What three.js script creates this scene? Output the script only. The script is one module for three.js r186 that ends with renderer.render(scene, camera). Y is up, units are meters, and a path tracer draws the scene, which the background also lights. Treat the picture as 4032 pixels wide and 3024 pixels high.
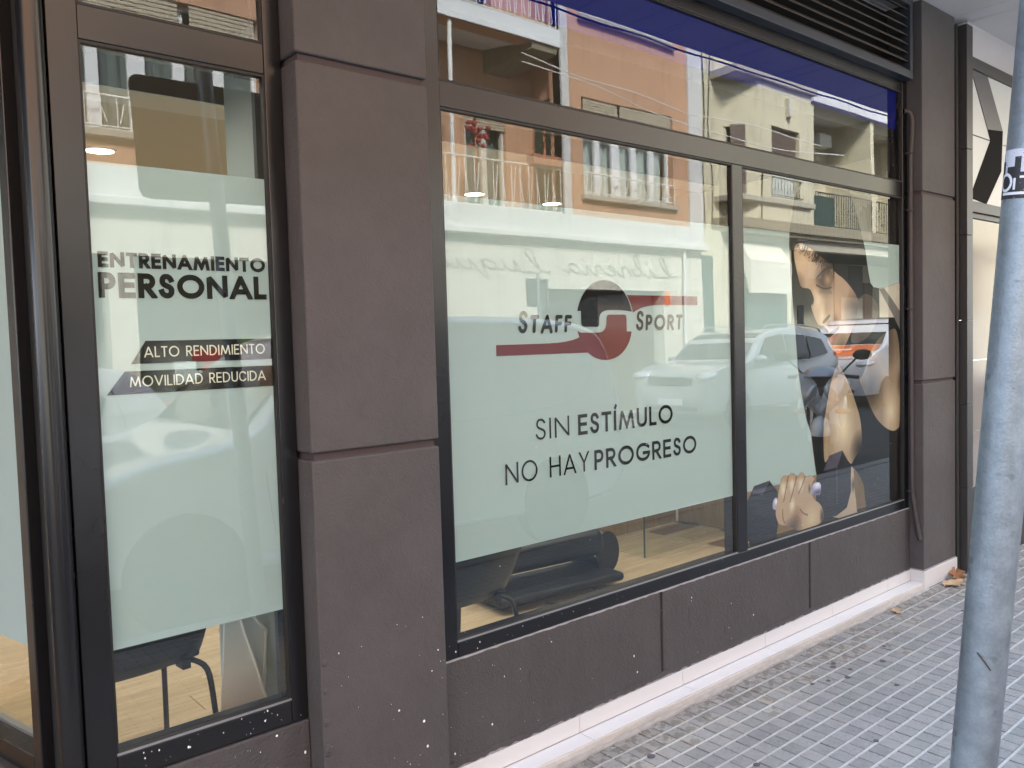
import * as THREE from 'three';
import { RoundedBoxGeometry } from 'three/addons/geometries/RoundedBoxGeometry.js';
import { mergeGeometries, mergeVertices, toCreasedNormals } from 'three/addons/utils/BufferGeometryUtils.js';

// ───────── camera, sky, sun, exposure ─────────
const scene = new THREE.Scene();
const camera = new THREE.PerspectiveCamera(49.8, 4 / 3, 0.05, 400);
camera.position.set(0, 1.5, 2.085);
{
  const yaw = THREE.MathUtils.degToRad(40.188), pitch = THREE.MathUtils.degToRad(-2.929), roll = THREE.MathUtils.degToRad(-1.68);
  const f = new THREE.Vector3(Math.sin(yaw) * Math.cos(pitch), Math.sin(pitch), -Math.cos(yaw) * Math.cos(pitch));
  const r0 = new THREE.Vector3(Math.cos(yaw), 0, Math.sin(yaw)), u0 = r0.clone().cross(f);
  const r = r0.clone().multiplyScalar(Math.cos(roll)).addScaledVector(u0, Math.sin(roll));
  const u = r0.clone().multiplyScalar(-Math.sin(roll)).addScaledVector(u0, Math.cos(roll));
  camera.quaternion.setFromRotationMatrix(new THREE.Matrix4().makeBasis(r, u, f.clone().negate()));
}
const EXPOSURE = 5.3, SUN = 5.0, SKY = 1.2, LAMP = 1.6, GLASS_IOR = 1.78;
const renderer = new THREE.WebGLRenderer({ antialias: true });
renderer.toneMapping = THREE.LinearToneMapping;
renderer.toneMappingExposure = EXPOSURE;
renderer.shadowMap.enabled = true;
{
  const w = 256, h = 128, d = new Float32Array(w * h * 4);
  for (let y = 0; y < h; y++) for (let x = 0; x < w; x++) {
    const e = Math.max(0, Math.sin(((y + 0.5) / h - 0.5) * Math.PI)), o = (y * w + x) * 4, k = Math.pow(1 - e, 2.2);
    const low = y < h / 2;
    d[o] = SKY * (low ? 0.3 : 0.46 + 0.34 * k); d[o + 1] = SKY * (low ? 0.3 : 0.65 + 0.24 * k); d[o + 2] = SKY * (low ? 0.3 : 0.93 + 0.05 * k); d[o + 3] = 1;
  }
  const t = new THREE.DataTexture(d, w, h, THREE.RGBAFormat, THREE.FloatType);
  t.mapping = THREE.EquirectangularReflectionMapping; t.magFilter = THREE.LinearFilter; t.needsUpdate = true;
  scene.background = t; scene.environment = t;
}
const sun = new THREE.DirectionalLight(new THREE.Color(1, 0.985, 0.95), SUN);
sun.position.set(-20, 53, -50); sun.target.position.set(6, 0, 5); sun.castShadow = true; sun.shadow.radius = 26;
sun.shadow.mapSize.set(2048, 2048); Object.assign(sun.shadow.camera, { left: -40, right: 40, top: 40, bottom: -40, near: 1, far: 200 });
scene.add(sun, sun.target);

// ───────── helpers ─────────
let seed = 12345;
const rnd = () => { seed = (seed + 0x6d2b79f5) | 0; let t = Math.imul(seed ^ (seed >>> 15), 1 | seed); t = (t + Math.imul(t ^ (t >>> 7), 61 | t)) ^ t; return ((t ^ (t >>> 14)) >>> 0) / 4294967296; };
const rr = (a, b) => a + (b - a) * rnd();
const V = (x, y, z) => new THREE.Vector3(x, y, z);
const counts = {};
const numbered = (n) => { const k = counts[n] = (counts[n] ?? -1) + 1; return k ? n + '_' + String(k).padStart(3, '0') : n; };
const shade = (m) => { m.castShadow = m.receiveShadow = true; return m; };
// uv in metres, from whichever plane the face looks along
function muv(g) {
  g = g.index ? g.toNonIndexed() : g;
  const p = g.attributes.position, uv = new Float32Array(p.count * 2), a = V(), b = V(), c = V(), n = V();
  for (let i = 0; i < p.count; i += 3) {
    a.fromBufferAttribute(p, i); b.fromBufferAttribute(p, i + 1); c.fromBufferAttribute(p, i + 2);
    n.copy(b).sub(a).cross(c.clone().sub(a));
    const x = Math.abs(n.x), y = Math.abs(n.y), z = Math.abs(n.z);
    for (let k = 0; k < 3; k++) {
      const q = [a, b, c][k];
      uv.set(z >= x && z >= y ? [q.x, q.y] : y >= x ? [q.x, q.z] : [q.z, q.y], (i + k) * 2);
    }
  }
  g.setAttribute('uv', new THREE.BufferAttribute(uv, 2));
  for (const k of Object.keys(g.attributes)) if (!['position', 'normal', 'uv'].includes(k)) g.deleteAttribute(k);
  return g;
}
const box = (x0, x1, y0, y1, z0, z1, r = 0) => {
  const w = Math.abs(x1 - x0), h = Math.abs(y1 - y0), d = Math.abs(z1 - z0);
  const g = r ? new RoundedBoxGeometry(w, h, d, 1, Math.min(r, w / 2.1, h / 2.1, d / 2.1)) : new THREE.BoxGeometry(w, h, d);
  g.translate((x0 + x1) / 2, (y0 + y1) / 2, (z0 + z1) / 2);
  return muv(g);
};
const merge = (...gs) => mergeGeometries(gs.flat().map((g) => { g = g.index ? g.toNonIndexed() : g; if (!g.attributes.uv) muv(g); for (const k of Object.keys(g.attributes)) if (!['position', 'normal', 'uv'].includes(k)) g.deleteAttribute(k); return g; }));
const tube = (pts, r, seg = 24, rs = 8, closed = false) => new THREE.TubeGeometry(new THREE.CatmullRomCurve3(pts.map((p) => V(...p)), closed, 'catmullrom', 0.35), seg, r, rs, closed);
const bar = (a, b, r, rs = 6) => new THREE.TubeGeometry(new THREE.LineCurve3(V(...a), V(...b)), 1, r, rs);
const extrude = (pts, depth, bevel = 0) => new THREE.ExtrudeGeometry(new THREE.Shape(pts.map((p) => new THREE.Vector2(...p))), { depth, bevelEnabled: bevel > 0, bevelSize: bevel, bevelThickness: bevel, bevelSegments: 2 });
function wall(x0, x1, y0, y1, z0, z1, holes) {                       // a wall with openings, thick from z0 to z1
  const s = new THREE.Shape([[x0, y0], [x1, y0], [x1, y1], [x0, y1]].map((p) => new THREE.Vector2(...p)));
  for (const [a, b, c, d] of holes) s.holes.push(new THREE.Path([[a, c], [a, d], [b, d], [b, c]].map((p) => new THREE.Vector2(...p))));
  const g = new THREE.ExtrudeGeometry(s, { depth: z1 - z0, bevelEnabled: false }); g.translate(0, 0, z0);
  return muv(g);
}
function part(name, g, m, parent, label) {
  const o = shade(new THREE.Mesh(g, m)); o.name = parent === scene ? numbered(name) : name;
  if (label) o.userData.label = label;
  parent.add(o); return o;
}
function thing(name, label, category, group) {
  const o = new THREE.Group(); o.name = numbered(name); o.userData = { label, category }; if (group) o.userData.group = group;
  scene.add(o); return o;
}
const struct = (name, g, m) => { const o = part(name, g, m, scene); o.userData.kind = 'structure'; return o; };
const structG = (name) => { const o = new THREE.Group(); o.name = numbered(name); o.userData = { kind: 'structure' }; scene.add(o); return o; };

// ───────── textures ─────────
function lattice(n, s) { const r = []; let q = s; for (let i = 0; i < n * n; i++) { q = (q + 0x6d2b79f5) | 0; let t = Math.imul(q ^ (q >>> 15), 1 | q); t ^= t + Math.imul(t ^ (t >>> 7), 61 | t); r.push(((t ^ (t >>> 14)) >>> 0) / 4294967296); } return r; }
function fbm(N, octs, s) {                                            // tileable value noise, [period, weight] per octave
  const o = new Float32Array(N * N);
  for (const [n, w, ny = n] of octs) {
    const L = lattice(Math.max(n, ny), s += 17), M = Math.max(n, ny), sm = (t) => t * t * (3 - 2 * t);
    for (let y = 0; y < N; y++) for (let x = 0; x < N; x++) {
      const u = x / N * n, v = y / N * ny, i = Math.floor(u), j = Math.floor(v), a = sm(u - i), b = sm(v - j), i1 = (i + 1) % n, j1 = (j + 1) % ny;
      o[y * N + x] += w * ((L[j * M + i] * (1 - a) + L[j * M + i1] * a) * (1 - b) + (L[j1 * M + i] * (1 - a) + L[j1 * M + i1] * a) * b);
    }
  }
  return o;
}
function tex(N, f, size, aniso) {                                     // f(i) -> grey or [r,g,b] in 0..1, repeated every `size` metres
  const d = new Uint8Array(N * N * 4);
  for (let i = 0; i < N * N; i++) { const c = f(i); for (let k = 0; k < 3; k++) d[i * 4 + k] = Math.max(0, Math.min(255, 255 * (c.length ? c[k] : c))); d[i * 4 + 3] = 255; }
  const t = new THREE.DataTexture(d, N, N, THREE.RGBAFormat);
  t.wrapS = t.wrapT = THREE.RepeatWrapping; t.magFilter = THREE.LinearFilter; t.repeat.set(1 / size, 1 / size); t.needsUpdate = true;
  return t;
}
const lerp = (a, b, t) => a + (b - a) * t, ss = (a, b, x) => { x = Math.max(0, Math.min(1, (x - a) / (b - a))); return x * x * (3 - 2 * x); };
const nA = fbm(512, [[6, .5], [14, .3], [40, .2]], 1), nB = fbm(512, [[60, .4], [128, .35], [256, .25]], 2), nC = fbm(512, [[3, .5], [9, .3], [30, .2]], 3), nD = fbm(512, [[24, .5], [90, .5]], 4);
const nV = fbm(512, [[40, .6, 4], [120, .4, 10]], 5);                 // long in y
const nW = fbm(512, [[4, .75], [9, .25]], 9);
const T = {
  plasterBump: tex(512, (i) => .45 * nB[i] + .55 * ss(.42, .62, nD[i]) * .6 + .25 * nA[i], .45),
  plasterTone: tex(512, (i) => { const a = .88 + .34 * (nA[i] - .5) + .14 * (nB[i] - .5) + .2 * (nC[i] - .5); return [a, a, a]; }, 1.7),
  streak: tex(512, (i) => .9 + .16 * (nV[i] - .5) + .3 * (nA[i] - .5) + .1 * (nB[i] - .5), 1.7),
  concrete: tex(512, (i) => { const a = .88 + .2 * (nD[i] - .5) + .22 * (nA[i] - .5) - .16 * ss(.6, .75, nB[i]); return [a, a * .995, a * .985]; }, .5),
  dirt: tex(512, (i) => { const k = ss(.42, .6, nA[i]) * .75 + .25 * ss(.4, .6, nD[i]); return [lerp(1, .6, k), lerp(1, .58, k), lerp(1, .54, k)]; }, .19),
  fine: tex(512, (i) => nB[i], .2),
  grain: tex(512, (i) => { const a = .86 + .3 * (nV[i] - .5) + .1 * (nB[i] - .5); return [a, a * .98, a * .94]; }, .8),
  zinc: tex(512, (i) => { const a = .72 + .36 * (nA[i] - .5) + .22 * (Math.floor(nD[i] * 9) / 9 - .5) - .25 * ss(.63, .7, nC[i]); return [a * .95, a, a * 1.06]; }, .32),
  zincRough: tex(512, (i) => .62 + .5 * (nA[i] - .5), .32),
  smudge: tex(512, (i) => .72 + .28 * nC[i], 1.7),
  stucco: tex(512, (i) => { const a = .9 + .2 * (nC[i] - .5) + .14 * (nA[i] - .5) - .16 * ss(.58, .75, nV[i]); return [a, a, a]; }, 3.1),
};
T.wave = tex(512, (i) => nW[i], 2.3);
T.plankGrain = T.grain.clone(); T.plankGrain.rotation = Math.PI / 2;

// ───────── materials ─────────
const std = (r, g, b, rough, o = {}) => new THREE.MeshPhysicalMaterial({ color: new THREE.Color().setRGB(r, g, b), roughness: rough, ...o });
const M = {
  pier: std(.066, .06, .063, .75, { map: T.plasterTone, bumpMap: T.plasterBump, bumpScale: .0016 }),
  low: std(.06, .056, .059, .75, { map: T.streak, bumpMap: T.plasterBump, bumpScale: .0025 }),
  groove: std(.05, .038, .042, .9),
  frame: std(.007, .007, .0085, .3, { roughnessMap: T.smudge }),
  gasket: std(.008, .008, .009, .6),
  alu: std(.4, .4, .42, .4, { metalness: .8 }),
  glass: new THREE.MeshPhysicalMaterial({ color: new THREE.Color().setRGB(.93, .97, .95), transmission: 1, thickness: 0, roughness: 0, ior: GLASS_IOR, bumpMap: T.wave, bumpScale: .0006 }),
  clear: new THREE.MeshPhysicalMaterial({ color: new THREE.Color().setRGB(.9, .95, .93), transmission: 1, thickness: 0, roughness: 0, ior: 1.5 }),
  film: new THREE.MeshPhysicalMaterial({ color: new THREE.Color().setRGB(.415, .53, .545), transmission: .36, thickness: 0, roughness: 1, specularIntensity: 0, side: THREE.DoubleSide }),
  blueFilm: new THREE.MeshPhysicalMaterial({ color: new THREE.Color().setRGB(.003, .009, .19), transmission: .35, thickness: 0, roughness: 1, specularIntensity: 0 }),
  black: std(.012, .012, .014, .6), vinyl: std(.012, .012, .012, .85, { specularIntensity: .15 }), red: std(.12, .017, .016, .85, { specularIntensity: .4 }),
  skirt: std(.57, .57, .58, .35, { roughnessMap: T.smudge }),
  tread: std(.6, .6, .61, .2, { roughnessMap: T.smudge }),
  cement: std(.56, .53, .5, .9, { map: T.plasterTone, bumpMap: T.fine, bumpScale: .003 }),
  mortarGrey: std(.26, .25, .27, .95, { bumpMap: T.fine, bumpScale: .002 }),
  mortar: std(.47, .475, .47, .9, { map: T.concrete, bumpMap: T.fine, bumpScale: .002 }),
  caulk: std(.34, .33, .34, .8), joint: std(.07, .065, .066, .95),
  soffit: std(.66, .64, .66, .85, { map: T.stucco, bumpMap: T.fine, bumpScale: .001 }),
  zinc: std(.34, .39, .43, .7, { metalness: .55, map: T.zinc, roughnessMap: T.zincRough, bumpMap: T.fine, bumpScale: .0004 }),
  rubber: std(.015, .015, .016, .7),
  conduit: std(.045, .038, .04, .6),
  white: std(.72, .72, .7, .6), whiteWall: std(.6, .6, .57, .8), cream: std(.6, .56, .46, .85, { map: T.stucco }),
  orange: std(.56, .32, .19, .88, { map: T.stucco, bumpMap: T.plasterBump, bumpScale: .002 }), yellow: std(.6, .54, .38, .88, { map: T.stucco, bumpMap: T.plasterBump, bumpScale: .002 }),
  pil: std(.64, .62, .58, .85, { map: T.stucco }),
  stone: std(.42, .38, .3, .9, { map: T.concrete }), dirtyStone: std(.3, .26, .18, .95, { map: T.dirt }),
  rail: std(.74, .72, .66, .5), railDark: std(.03, .04, .035, .5), green: std(.03, .07, .055, .5, { map: T.streak }),
  shutter: std(.44, .37, .26, .6), shutterBrown: std(.12, .08, .06, .6),
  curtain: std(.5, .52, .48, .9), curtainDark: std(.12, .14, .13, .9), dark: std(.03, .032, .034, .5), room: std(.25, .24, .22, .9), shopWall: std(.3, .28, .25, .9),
  carGlass: std(.02, .024, .026, .06), nearWhite: std(.8, .8, .8, .25, { clearcoat: 1, clearcoatRoughness: .05 }), carWhite: std(.58, .58, .6, .25, { clearcoat: 1, clearcoatRoughness: .05 }), carSilver: std(.36, .375, .4, .3, { metalness: .35, clearcoat: 1, clearcoatRoughness: .05 }),
  carOrange: std(.75, .16, .03, .3, { clearcoat: 1, clearcoatRoughness: .05 }), tyre: std(.018, .018, .018, .85), rim: std(.4, .4, .42, .35, { metalness: .8 }), lens: std(.55, .57, .6, .08, { metalness: .5 }), redLens: std(.45, .02, .02, .12, { clearcoat: 1 }), amber: std(.7, .25, .03, .15, { clearcoat: 1 }),
  asphalt: std(.05, .05, .052, .92, { map: T.concrete, bumpMap: T.fine, bumpScale: .004 }),
  kerb: std(.3, .29, .28, .85, { map: T.concrete }),
  plank: [0, 1, 2].map((k) => std(.62 + .03 * k, .48 + .025 * k, .31 + .02 * k, .3, { map: T.plankGrain, roughnessMap: T.smudge })),
  floorGap: std(.18, .11, .05, .9),
  ceiling: std(.62, .58, .5, .9), board: std(.7, .7, .68, .5), boardEdge: std(.78, .76, .72, .8), ply: std(.42, .29, .15, .6, { map: T.grain }),
  chair: std(.02, .024, .028, .45), leather: std(.022, .02, .02, .42, { bumpMap: T.fine, bumpScale: .0006 }),
  leaf: std(.09, .14, .05, .6, { side: THREE.DoubleSide }), deadLeaf: std(.3, .15, .07, .8, { side: THREE.DoubleSide, map: T.grain }), paleLeaf: std(.5, .36, .22, .8, { side: THREE.DoubleSide, map: T.grain }), flower: std(.35, .03, .03, .6, { side: THREE.DoubleSide }), terracotta: std(.4, .16, .08, .8),
  doorWood: std(.035, .026, .022, .5), brownTile: std(.12, .05, .028, .4, { map: T.grain }), paint: std(.75, .75, .73, .8), gum: std(.075, .07, .085, .8),
  panelTan: std(.24, .225, .21, .1, { specularIntensity: .55 }), signWhite: std(.5, .53, .53, .4), signGrey: std(.075, .072, .082, .35), colTile: std(.032, .03, .03, .42),
};
const tileTones = [[.285, .287, .284], [.26, .265, .263], [.31, .306, .298], [.275, .278, .272], [.245, .248, .248], [.30, .30, .30]].map(([r, g, b]) => std(r, g, b, .8, { map: T.concrete, bumpMap: T.fine, bumpScale: .0025 }));
const dirtyTones = [[.31, .305, .29], [.27, .262, .248], [.29, .28, .26]].map(([r, g, b]) => std(r, g, b, .92, { map: T.dirt, bumpMap: T.fine, bumpScale: .003 }));

// small flecks of paint spattered over a face; each a lens-shaped chip of its own size
function spatter(n, place, rMin, rMax) {
  const gs = [];
  for (let i = 0; i < n; i++) {
    const r = rMin + (rMax - rMin) * Math.pow(rnd(), 4), g = new THREE.CylinderGeometry(r * .8, r, .0012, 7); g.rotateX(Math.PI / 2); g.scale(rr(.75, 1), rr(.8, 1.35), 1);
    const [x, y, z] = place(); g.translate(x, y, z); gs.push(g);
  }
  return merge(gs);
}
// a strip whose lower and upper edges wander, like a hand-laid bead of mortar, paint or caulk
function ragged(name, x0, x1, y0, y1, z0, z1, amp, m, parent) {
  const lo = [], hi = []; for (let x = x0; x <= x1 + 1e-6; x += .022) { lo.push([Math.min(x, x1), y0 + rr(-amp, amp)]); hi.unshift([Math.min(x, x1), y1 + rr(-amp, amp) * .6]); }
  const g = extrude([...lo, ...hi], z1 - z0); g.translate(0, 0, z0); return part(name, muv(g), m, parent);
}
const stuff = (o) => { o.userData.kind = 'stuff'; return o; };

// ───────── the shopfront: piers and low walls ─────────
const WALL_Z = -.08, FR_Z = -.085, GL_Z = -.1;
{
  const p = thing('pier', 'wide mauve brown rendered pier between the two shop windows', 'pier');
  const X0 = 1.034, X1 = 1.462;
  const ys = [[0, 1.187], [1.207, 2.275], [2.295, 3.34]];
  for (const [a, b] of ys) part('block', box(X0, X1, a, b, -.3, 0, .007), M.pier, p);
  for (const y of [1.18, 2.268]) part('joint', box(X0 + .012, X1 - .012, y, y + .034, -.29, -.012), M.groove, p);
  stuff(part('paint_spatter', spatter(54, () => [rr(X0 + .02, X1 - .01), .1 + .6 * Math.pow(rnd(), 1.9), .0005], .0008, .005), M.paint, p));
  // knocks along the left edge
  for (const [y, s] of [[.62, .011], [.54, .009], [.45, .012], [.37, .016], [.26, .018]]) { const g = new THREE.IcosahedronGeometry(s, 1); g.scale(.8, 1.2, .25); g.translate(X0 + .012, y, .0005); part('edge_chip', muv(g), M.low, p); }
}
{
  const p = thing('pier', 'narrow mauve brown rendered pier between the large window and the black tiled column', 'pier');
  const X0 = 4.832, X1 = 5.272;
  for (const [a, b] of [[.112, 1.19], [1.208, 2.266], [2.284, 3.34]]) part('block', box(X0, X1, a, b, -.3, 0, .006), M.pier, p);
  for (const y of [1.18, 2.258]) part('joint', box(X0 + .01, X1 - .01, y, y + .034, -.29, -.01), M.groove, p);
  part('skirting_tile', box(X0 - .006, X1 + .03, 0, .106, -.25, .006, .002), M.skirt, p);
  part('mortar_line', box(X0 - .002, X1 - .004, .104, .1135, -.25, .003), M.mortarGrey, p);
}
{
  const w = thing('low_wall', 'low mauve brown rendered wall below the large window, cut by two upright joints', 'wall');
  for (const [a, b] of [[1.463, 2.584], [2.602, 3.726], [3.743, 4.831]]) part('block', box(a, b, .112, .466, -.2, WALL_Z, .005), M.low, w);
  for (const x of [2.58, 3.721]) part('joint', box(x, x + .026, .115, .46, -.19, WALL_Z - .011), M.groove, w);
  ragged('mortar_line', 1.463, 4.831, .1, .115, -.19, WALL_Z + .0015, .0055, M.mortarGrey, w);
  ragged('paint_edge', 1.463, 4.831, .109, .13, -.19, WALL_Z + .0025, .005, M.low, w);
  ragged('caulk', 1.463, 4.831, .4635, .4672, -.12, WALL_Z + .0006, .0022, M.caulk, w);
  for (const [x, y, h, wd] of [[1.87, .34, .075, .006], [2.77, .36, .1, .004], [3.02, .22, .05, .004], [2.2, .25, .004, .03], [4.2, .3, .06, .004]]) { const g = extrude([[x - wd * .3, y], [x, y - h], [x + wd * .4, y - h * .8], [x + wd, y + .004]], .0006); g.translate(0, 0, WALL_Z); part('stain', muv(g), M.groove, w); }
  stuff(part('paint_spatter', spatter(34, () => [1.48 + 1.9 * Math.pow(rnd(), 1.6), rr(.13, .45), WALL_Z + .0005], .0008, .005), M.paint, w));
}
{
  const w = thing('low_wall', 'short low mauve brown wall below the narrow window, left of the wide pier', 'wall');
  part('block', box(.41, 1.033, 0, .437, -.2, WALL_Z, .005), M.low, w);
  stuff(part('paint_spatter', spatter(12, () => [rr(.7, 1.02), rr(.33, .43), WALL_Z + .0005], .0008, .004), M.paint, w));
}
{
  const s = thing('step', 'long white tiled step and skirting along the foot of the low wall', 'step');
  part('cement_base', box(1.2, 4.832, -.05, .0335, -.2, .002, .004), M.cement, s);
  const j = [1.493, 2.103, 2.713, 3.323, 3.933, 4.543, 5.1];
  for (let i = 0; i + 1 < j.length; i++) {
    const b = Math.min(j[i + 1], 4.826);
    part('skirting_tile', box(j[i] + .001, b - .001, .041, .103, -.15, -.073, .0015), M.skirt, s);
    part('tread_tile', box(j[i] + .001, b - .001, .0335, .0405, -.0725, -.001, .0015), M.tread, s);
  }
}

// ───────── windows ─────────
// strokes of a plain geometric sans: unit boxes, y up
const GL = {
  A: [.82, 'M-.03 -.06L.5 1.02L1.03 -.06M.2 .27L.8 .27'], C: [.74, 'M.97 .82C.75 1.1 0 1.08 0 .5C0 -.08 .75 -.1 .97 .18'], D: [.72, 'M0 0L0 1L.3 1C1.23 1 1.23 0 .3 0Z'], E: [.5, 'M1 1L0 1L0 0L1 0M0 .52L.92 .52'],
  F: [.48, 'M1 1L0 1L0 0M0 .52L.9 .52'], G: [.9, 'M.95 .84C.7 1.1 0 1.08 0 .5C0 -.1 1 -.1 1 .46L.55 .46'], H: [.7, 'M0 0L0 1M1 0L1 1M0 .52L1 .52'], I: [0, 'M0 0L0 1'], L: [.44, 'M0 1L0 0L1 0'],
  M: [1.0, 'M0 -.06L.15 1L.5 .06L.85 1L1 -.06'], N: [.76, 'M0 0L0 1L1 0L1 1'], O: [.98, 'O'], P: [.5, 'M0 0L0 1L.5 1C1.17 1 1.17 .43 .5 .43L0 .43'], R: [.56, 'M0 0L0 1L.48 1C1.12 1 1.12 .46 .48 .46L0 .46M.42 .46L1.04 -.06'],
  S: [.5, 'M.93 .85C.75 1.08 .08 1.08 .1 .75C.12 .46 .97 .56 .97 .27C.97 -.08 .2 -.08 .02 .2'], T: [.56, 'M0 1L1 1M.5 1L.5 0'], U: [.64, 'M0 1L0 .34C0 -.11 1 -.11 1 .34L1 1'], V: [.78, 'M-.03 1.06L.5 0L1.03 1.06'], Y: [.72, 'M0 1.06L.5 .46L1 1.06M.5 .46L.5 0'], 'Í': [0, 'M0 0L0 1'],
};
function drawGlyph(c, ch, x, y, w, h, s, round) {                     // x, y: lower left in canvas pixels
  const d = GL[ch][1], X = (u) => x + s / 2 + u * Math.max(0, w - s), Y = (v) => y - s / 2 - v * (h - s);
  c.save(); c.lineWidth = s; c.lineCap = round ? 'round' : 'square'; c.lineJoin = round ? 'round' : 'miter'; c.miterLimit = 2.6;
  if (!round) { c.beginPath(); c.rect(x - s, y - h, w + 2 * s, h); c.clip(); }
  c.beginPath();
  if (d === 'O') c.ellipse(x + w / 2, y - h / 2, (w - s) / 2, (h - s) / 2, 0, 0, 7);
  else for (const [, k, a] of d.matchAll(/([MLCZ])([^MLCZ]*)/g)) {
    const n = a.trim().split(/\s+/).map(Number);
    if (k === 'M') c.moveTo(X(n[0]), Y(n[1])); else if (k === 'L') c.lineTo(X(n[0]), Y(n[1])); else if (k === 'C') c.bezierCurveTo(X(n[0]), Y(n[1]), X(n[2]), Y(n[3]), X(n[4]), Y(n[5])); else c.closePath();
  }
  c.stroke(); c.restore();
  if (ch === 'Í') { c.save(); c.lineWidth = s * .9; c.beginPath(); c.moveTo(x + s * .4, y - h * 1.08); c.lineTo(x + s * 1.1, y - h * 1.3); c.stroke(); c.restore(); }
}
// words across x0..x1 (pixels) on baseline y, cap height h; stroke widths as parts of h
function drawText(c, text, x0, x1, y, h, s, gap = .13, round = false, tall = 0) {
  const hs = [...text].map((ch, i) => h * (tall && i === 0 ? tall : 1)), ws = [...text].map((ch, i) => ch === ' ' ? h * .42 : Math.max(GL[ch][0] * hs[i], 0) + (GL[ch][0] ? h * s * .55 : h * s)), total = ws.reduce((a, b) => a + b, 0) + h * gap * (text.length - 1), k = (x1 - x0) / total;
  let x = x0;
  [...text].forEach((ch, i) => { if (ch !== ' ') drawGlyph(c, ch, x, y, ws[i] * k, hs[i], h * s, round); x += (ws[i] + h * gap) * k; });
}
function printSheet(x0, x1, y0, y1, ppm, draw) {                     // a printed sheet on the glass: canvas in metres
  const cv = document.createElement('canvas'); cv.width = Math.round((x1 - x0) * ppm); cv.height = Math.round((y1 - y0) * ppm);
  const c = cv.getContext('2d'); draw(c, (x) => (x - x0) * ppm, (y) => (y1 - y) * ppm, ppm);
  const t = new THREE.CanvasTexture(cv); t.colorSpace = THREE.SRGBColorSpace; t.anisotropy = 8;
  const g = new THREE.PlaneGeometry(x1 - x0, y1 - y0); g.translate((x0 + x1) / 2, (y0 + y1) / 2, 0);
  return [g, t];
}
const flat = (pts, z) => { const g = new THREE.ShapeGeometry(new THREE.Shape(pts.map((p) => new THREE.Vector2(...p))), 12); g.translate(0, 0, z); return muv(g); };
const pane = (x0, x1, y0, y1, z) => { const g = new THREE.PlaneGeometry(x1 - x0, y1 - y0); g.translate((x0 + x1) / 2, (y0 + y1) / 2, z); return muv(g); };

// narrow window
{
  const w = thing('shop_window', 'narrow shop window with personal training lettering, left of the wide pier', 'window');
  const B = -.16, r = .003;
  part('frame', merge(box(.455, .523, .44, 3.0, B, FR_Z, r), box(.984, 1.034, .44, 3.0, B, FR_Z, r), box(.523, .984, .44, .505, B, FR_Z, r), box(.523, .984, 2.86, 2.92, B, FR_Z, r)), M.frame, w);
  part('transom_bar', box(.523, .984, 2.246, 2.328, B, FR_Z - .001, r), M.frame, w);
  const bead = (x0, x1, y0, y1) => merge(box(x0, x1, y0, y0 + .007, GL_Z - .006, FR_Z - .004), box(x0, x1, y1 - .007, y1, GL_Z - .006, FR_Z - .004), box(x0, x0 + .005, y0 + .007, y1 - .007, GL_Z - .006, FR_Z - .004), box(x1 - .005, x1, y0 + .007, y1 - .007, GL_Z - .006, FR_Z - .004));
  part('gasket', merge(bead(.523, .984, .505, 2.246), bead(.523, .984, 2.328, 2.86)), M.gasket, w);
  part('bead', box(.523, .984, .5052, .5105, FR_Z - .012, FR_Z - .001), M.alu, w);
  part('pane', pane(.523, .984, .505, 2.246, GL_Z), M.glass, w);
  part('pane', pane(.523, .984, 2.328, 2.86, GL_Z), M.glass, w);
  const film = part('frosted_film', pane(.528, .982, .764, 1.966, GL_Z - .006), M.film, w, 'frosted film with black training words and two black bands');
  const [g, t] = printSheet(.528, .979, 1.39, 1.76, 2200, (c, X, Y, k) => {
    c.fillStyle = c.strokeStyle = '#15140f';
    drawText(c, 'ENTRENAMIENTO', X(.544), X(.969), Y(1.7105), .0385 * k, .235, .1);
    drawText(c, 'PERSONAL', X(.542), X(.97), Y(1.636), .0625 * k, .225, .1);
    const poly = (p) => { c.beginPath(); p.forEach(([x, y], i) => i ? c.lineTo(X(x), Y(y)) : c.moveTo(X(x), Y(y))); c.fill(); };
    poly([[.645, 1.529], [.608, 1.472], [.98, 1.472], [.98, 1.529]]); poly([[.592, 1.454], [.548, 1.397], [.98, 1.397], [.98, 1.454]]);
    c.strokeStyle = '#cfd0bf';
    drawText(c, 'ALTO RENDIMIENTO', X(.64), X(.958), Y(1.4872), .0275 * k, .125, .14);
    drawText(c, 'MOVILIDAD REDUCIDA', X(.602), X(.957), Y(1.414), .0275 * k, .125, .13);
  });
  g.translate(0, 0, GL_Z - .0035);
  part('lettering', g, std(1, 1, 1, .75, { map: t, transparent: true, specularIntensity: .3 }), film);
  stuff(part('paint_spatter', spatter(26, () => [rr(.46, 1.03), rr(.45, .5), FR_Z + .0005], .0006, .0035), M.paint, w));
}
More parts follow.
